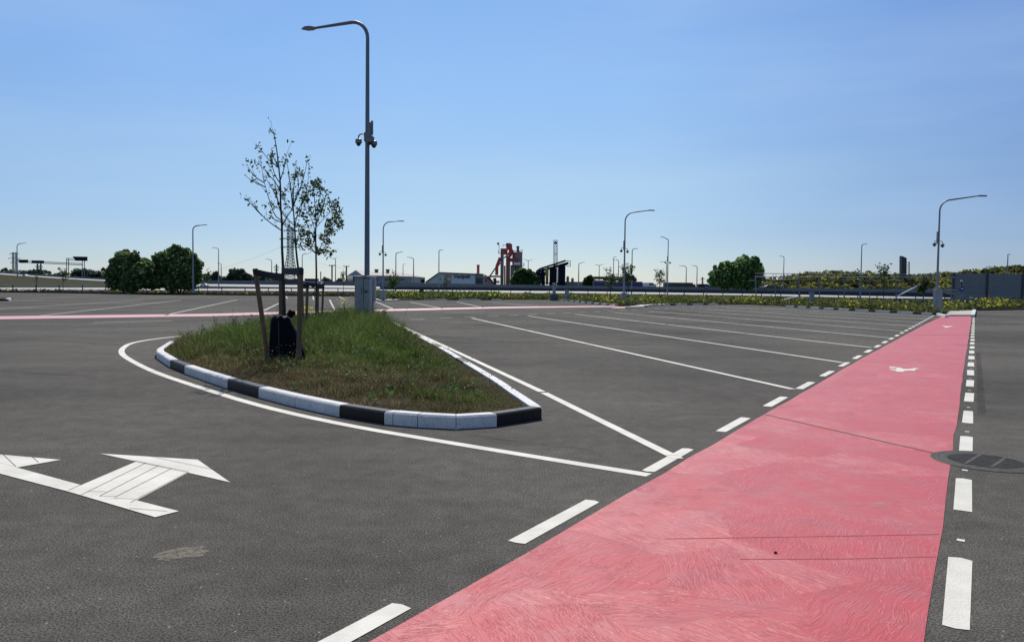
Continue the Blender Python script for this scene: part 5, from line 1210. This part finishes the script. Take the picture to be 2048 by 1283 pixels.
truck('dark truck half hidden by the round green tree', 1397, 1440, 568, 576.5, 187.5, mat('truck_dark', (.02, .022, .028), .6), (1441, 1447, 569), DARK, 1)
def car(label, x0, x1, ytop, ybot, Y, m, name='parked_car', group='cars on the roads beyond the lot'):
    t = thing(name, label, 'car', at((x0 + x1) / 2, ybot, Y), group); a = at(x0, ybot, Y); c = at(x1, ytop, Y); w_ = c.x - a.x; h_ = c.z - a.z
    prof = [(0, .12), (0, .45), (.16, .58), (.30, .97), (.42, 1), (.68, 1), (.86, .62), (1, .55), (1, .12)]
    MB().extrude([(a.x + u * w_, Y, a.z + v * h_) for u, v in prof], (0, 1.7, 0)).build('body', m, t, bevel=.04)
    MB().extrude([(a.x + u * w_, Y - .02, a.z + v * h_) for u, v in ((.24, .62), (.33, .9), (.67, .9), (.80, .64))], (0, .03, 0)).build('window', GLASSD, t)
    wheels(t, [(x0 + (x1 - x0) * .2, ybot - .3), (x0 + (x1 - x0) * .8, ybot - .3)], Y - .02, .32)
car('dark car with bright silver roof edge behind the tubular platform', 1522, 1566, 570, 578, 183.5 - 3, mat('car_black', (.012, .012, .014), .2))
_u = MB().tube([at(1522, 577, 180.3), at(1530, 570.6, 180.3), at(1552, 569.8, 180.3), at(1560, 575, 180.3)], .06, 5)
car('white car driving along the ramp at the far left', 43, 52, 548.5, 554, 258, WHT)
car('white car behind the post right of the large bushes', 400, 413, 566.5, 573, 178, WHT)
t = thing('flatbed_truck', 'small truck with dark flatbed and white cab behind the rear young tree', 'truck', at(640, 568, 179), 'trucks on the highway')
def tb(x0, x1, y0, y1, m, name, Y=179, dep=2.2):
    a = at(x0, y1, Y); c = at(x1, y0, Y); return MB().box(((a.x + c.x) / 2, Y + dep / 2, (a.z + c.z) / 2), (c.x - a.x, dep, c.z - a.z)).build(name, m, t, bevel=.03)
tb(609, 633, 557, 561, NAVY, 'load_bed'); tb(612, 633, 561, 566, WALLB, 'side_panel'); tb(634, 642, 562, 570, WHT, 'cab'); tb(636, 641, 563, 566, GLASSD, 'window', 178.9, .1); wheels(t, [(615, 571), (626, 571), (639, 571)], 178.9, .45)

# ------------------------------------------------------------------ gantries, pylons, utility poles, wires
gt = thing('sign_gantry', 'steel sign gantry with three dark boards over the highway at far left', 'gantry', at(135, 560, 290))
def gp(pts, r=.12, name='truss', m=GALVD): return MB().tube([at(x_, y_, 290) for x_, y_ in pts], r, 4).build(name, m, gt)
mb = MB()
for a_, c_ in (((36, 521), (165, 527)), ((36, 524), (165, 530)), ((133, 516.5), (150, 517)), ((133, 520), (150, 520.5))): mb.tube([at(*a_, 290), at(*c_, 290)], .12, 4)
for k in range(24):
    x_ = 88 + k * 3.3; y_ = 523.3 + (x_ - 88) * .046; mb.tube([at(x_, y_, 290), at(x_ + 3.3, y_ + 3.1, 290)], .05, 3)
mb.build('truss', GALV, gt)
for px, y0 in ((133.2, 516), (137.2, 516), (164.5, 521), (168.8, 521)):
    gp([(px, 558), (px, y0)], .16, 'column', GALV)
def board(pts): return MB().extrude([at(x_, y_, 289.5) for x_, y_ in pts], (0, .25, 0)).build('sign_board', SIGNB, gt)
board([(35, 519), (55.5, 519), (55.5, 525.6), (39.5, 525.6)]); board([(63, 520.4), (87.3, 520.8), (87.3, 526.8), (63, 526.4)]); board([(145, 512.6), (174.3, 513.2), (174.3, 521.6), (151, 521.3)])
def pylon(label, px, ytop, ybot, Y, wtop, wbot, arms, waist=.45, r=.12, m=None, diag=9):
    t = thing('power_pylon', label, 'pylon', at(px, ybot, Y), 'lattice power pylons'); mb = MB(); m = m or GALVD
    def hw(y):
        u = (y - ytop) / (ybot - ytop); return wtop if u < waist else wtop + (wbot - wtop) * ((u - waist) / (1 - waist)) ** 1.15
    ys = [ytop + (ybot - ytop) * k / (diag * 2) for k in range(diag * 2 + 1)]
    dy = wtop * Y / FPX
    for s_ in (-1, 1):
        for f in (-1, 1):
            mb.tube([Vector((at(px + s_ * hw(y), y, Y).x * 1, Y + f * hw(y) * Y / FPX * .8, at(px, y, Y).z)) for y in ys], r, 4)
    for a_, c_ in zip(ys[:-1], ys[1:]):
        for f in (-1, 1):
            P_ = lambda s_, y: Vector((at(px + s_ * hw(y), y, Y).x, Y + f * hw(y) * Y / FPX * .8, at(px, y, Y).z))
            mb.tube([P_(-1, a_), P_(1, c_)], r * .55, 3); mb.tube([P_(1, a_), P_(-1, c_)], r * .55, 3); mb.tube([P_(-1, c_), P_(1, c_)], r * .5, 3)
    mb.build('lattice_tower', m, t)
    for y, w_ in arms:
        am = MB(); am.tube([at(px - w_, y, Y), at(px + w_, y, Y)], r * .9, 4); am.tube([at(px - w_, y, Y), at(px, y - 3.5, Y)], r * .6, 3); am.tube([at(px + w_, y, Y), at(px, y - 3.5, Y)], r * .6, 3)
        for s_ in (-1, 1): am.tube([at(px + s_ * w_ * .92, y, Y), at(px + s_ * w_ * .92, y + 2.2, Y)], r * .7, 4)
        am.build('cross_arm', m, t)
pylon('large lattice power pylon behind the young tree trunks', 580.5, 454, 570, 260, 5.0, 14.5, [(461, 13), (477.5, 22), (494.5, 20)], .46, .13)
pylon('pale lattice pylon at the left edge, left one of a close pair', 26.3, 504.5, 558, 420, 1.3, 2.2, [(507.5, 7), (516.5, 10), (525, 6)], .5, .12, GALV, 7)
pylon('pale lattice pylon at the left edge, right one of a close pair', 32.2, 504.5, 556, 430, 1.3, 2.2, [(507.5, 6), (516.5, 9)], .5, .12, GALV, 7)
pylon('small distant pylon between the leaning stake and the first trunk', 553, 528, 560, 500, .7, 2.4, [(534, 5), (539, 4)], .3, .22, GALV, 5)
pylon('small distant pylon below the middle gantry board', 75, 527, 548, 500, .8, 2, [(533, 4)], .3, .2, GALV, 4)
pylon('small distant pylon right of the middle gantry board', 81.5, 527, 548, 510, .8, 2, [(533, 4)], .3, .2, GALV, 4)
pylon('tiny distant pylon right of the dark trailers', 1405, 554, 574, 600, .8, 2, [(558, 4)], .3, .2, GALV, 4)
def upole(label, px, y1, y0, Y):
    t = thing('utility_pole', label, 'utility pole', at(px, y0, Y), 'wooden utility poles'); MB().tube([at(px, y0, Y), at(px, y1, Y)], .20, 7).build('pole', BARK, t)
    MB().tube([at(px - 5.5, y1 + .7, Y), at(px + 5.5, y1 + .9, Y)], .10, 5).build('cross_arm', BARK, t)
    for dx in (-5, 0, 5): MB().lathe(at(px + dx, y1 - .3, Y), [(.1, -.2), (.14, 0), (.06, .15)], 6).build('insulator', GREYM, t)
upole('wooden utility pole between the cabinet and the rear young tree', 664, 530.3, 566, 215); upole('wooden utility pole at the left end of the gabled warehouse', 692.8, 532, 568, 225)
t = thing('utility_pole', 'short bare pole left of the two crossarmed utility poles', 'utility pole', at(641.5, 566, 240), 'wooden utility poles'); MB().tube([at(641.5, 566, 240), at(641.5, 543, 240)], .15, 6).build('pole', BARK, t)
def wire(a, Ya, b, Yb, sag, label):
    A = at(*a, Ya); B_ = at(*b, Yb); mb = MB(); mb.tube([A.lerp(B_, k / 12) - Vector((0, 0, sag * 4 * (k / 12) * (1 - k / 12))) for k in range(13)], .022, 3)
    tag(mb.build('power_line', GALVD), label, 'power line', 'sagging power lines')
wire((658.5, 531, ), 215, (600.5, 494.5), 260, 1.2, 'power line from the big pylon down to the nearer utility pole'); wire((687.5, 532.8), 225, (669.5, 531), 215, .5, 'power line between the two crossarmed utility poles')
wire((560.5, 494.5), 260, (300, 560), 420, 3, 'power line leaving the big pylon to the left'); wire((4, 540), 300, (260, 530), 330, 2, 'power line above the treeline at left')

# ------------------------------------------------------------------ picnic tables and small service boxes on the verges
def table(label, px, py, rz=0.0):
    b = G(px, py); t = thing('picnic_table', label, 'picnic table', b, 'dark picnic tables on the verges')
    b = Vector((b.x, b.y, .1)); MB().box((b.x, b.y, b.z + .75), (1.9, .8, .06), rz).build('table_top', GREYM, t)
    ca, sa = math.cos(rz), math.sin(rz)
    for s_ in (-1, 1): MB().box((b.x - sa * .7 * s_, b.y + ca * .7 * s_, b.z + .45), (1.9, .28, .05), rz).build('bench_seat', GREYM, t)
    for s_ in (-1, 1): MB().box((b.x + ca * .7 * s_, b.y + sa * .7 * s_, b.z + .36), (.09, 1.5, .72), rz).build('leg', GALVD, t)
table('dark picnic table right of the middle verge lamp post', 1268, 604.5, .1); table('dark picnic table near the cabinet lamp', 826, 598, .1); table('dark picnic table beneath the open young tree', 1782, 614, .1); table('dark picnic table left of the far walkway lamp', 1838, 617, .1)
def sbox(label, px, py, w_, h_, m, name='service_box', cat='service box'):
    b = G(px, py); b = Vector((b.x, b.y, .05)); t = thing(name, label, cat, b); MB().box((b.x, b.y, b.z + h_ / 2), (w_, w_ * .7, h_)).build('casing', m, t, bevel=.02); MB().box((b.x, b.y, b.z + h_ + .04), (w_ * 1.12, w_ * .85, .08)).build('lid', m, t)
sbox('grey service box on the verge behind the walkway dashes', 1623, 612.5, .45, 1.4, CABM); sbox('grey service box left of the middle verge kerb', 1133.5, 602, .5, 1.35, CABM); sbox('black waste bin on the verge right of the cabinet lamp', 843.5, 597, .55, 1.15, DARK, 'waste_bin', 'bin')
t = thing('barrier_post', 'thick grey post with dark base box at the notch of the verge', 'post', G(1108, 601)); b = G(1108, 601); zt = zat(b.x, b.y, 566)
MB().box((b.x, b.y, zt / 2), (.42, .42, zt)).build('post', CABM, t, bevel=.02); MB().box((b.x, b.y - .1, .45), (1.1, .8, .85)).build('base_box', GALVD, t, bevel=.02)

# ------------------------------------------------------------------ small litter on the ground
t = G(1551, 1103, .012); tag(MB().lathe((t.x, t.y, Z1), [(.008, 0), (.012, .006), (.006, .012)], 7).build('pebble', DARK), 'tiny black pebble lying on the red walkway', 'pebble', 'loose pebbles on the ground')
pb_ = MB()
for _ in range(260):
    x, y = RNG.uniform(-6, 1), RNG.uniform(3.4, 14)
    if RNG.uniform() < .35: i_ = RNG.integers(0, 22); o_ = OUT[int(i_) % nO]; x, y = o_.x + RNG.normal(0, .12) - .1, o_.y - abs(RNG.normal(0.1, .1))
    if inside(np.array([x]), np.array([y]), OUT)[0]: continue
    r = RNG.uniform(.002, .006); pb_.box((x, y, r * .6), (r * 2, r * 1.5, r * 1.4), RNG.uniform(0, 3), taper=.6)
tag(pb_.build('gravel', mat('chip', (.35, .34, .31), .8)), 'loose pale grit scattered on the asphalt', 'grit', kind='stuff')
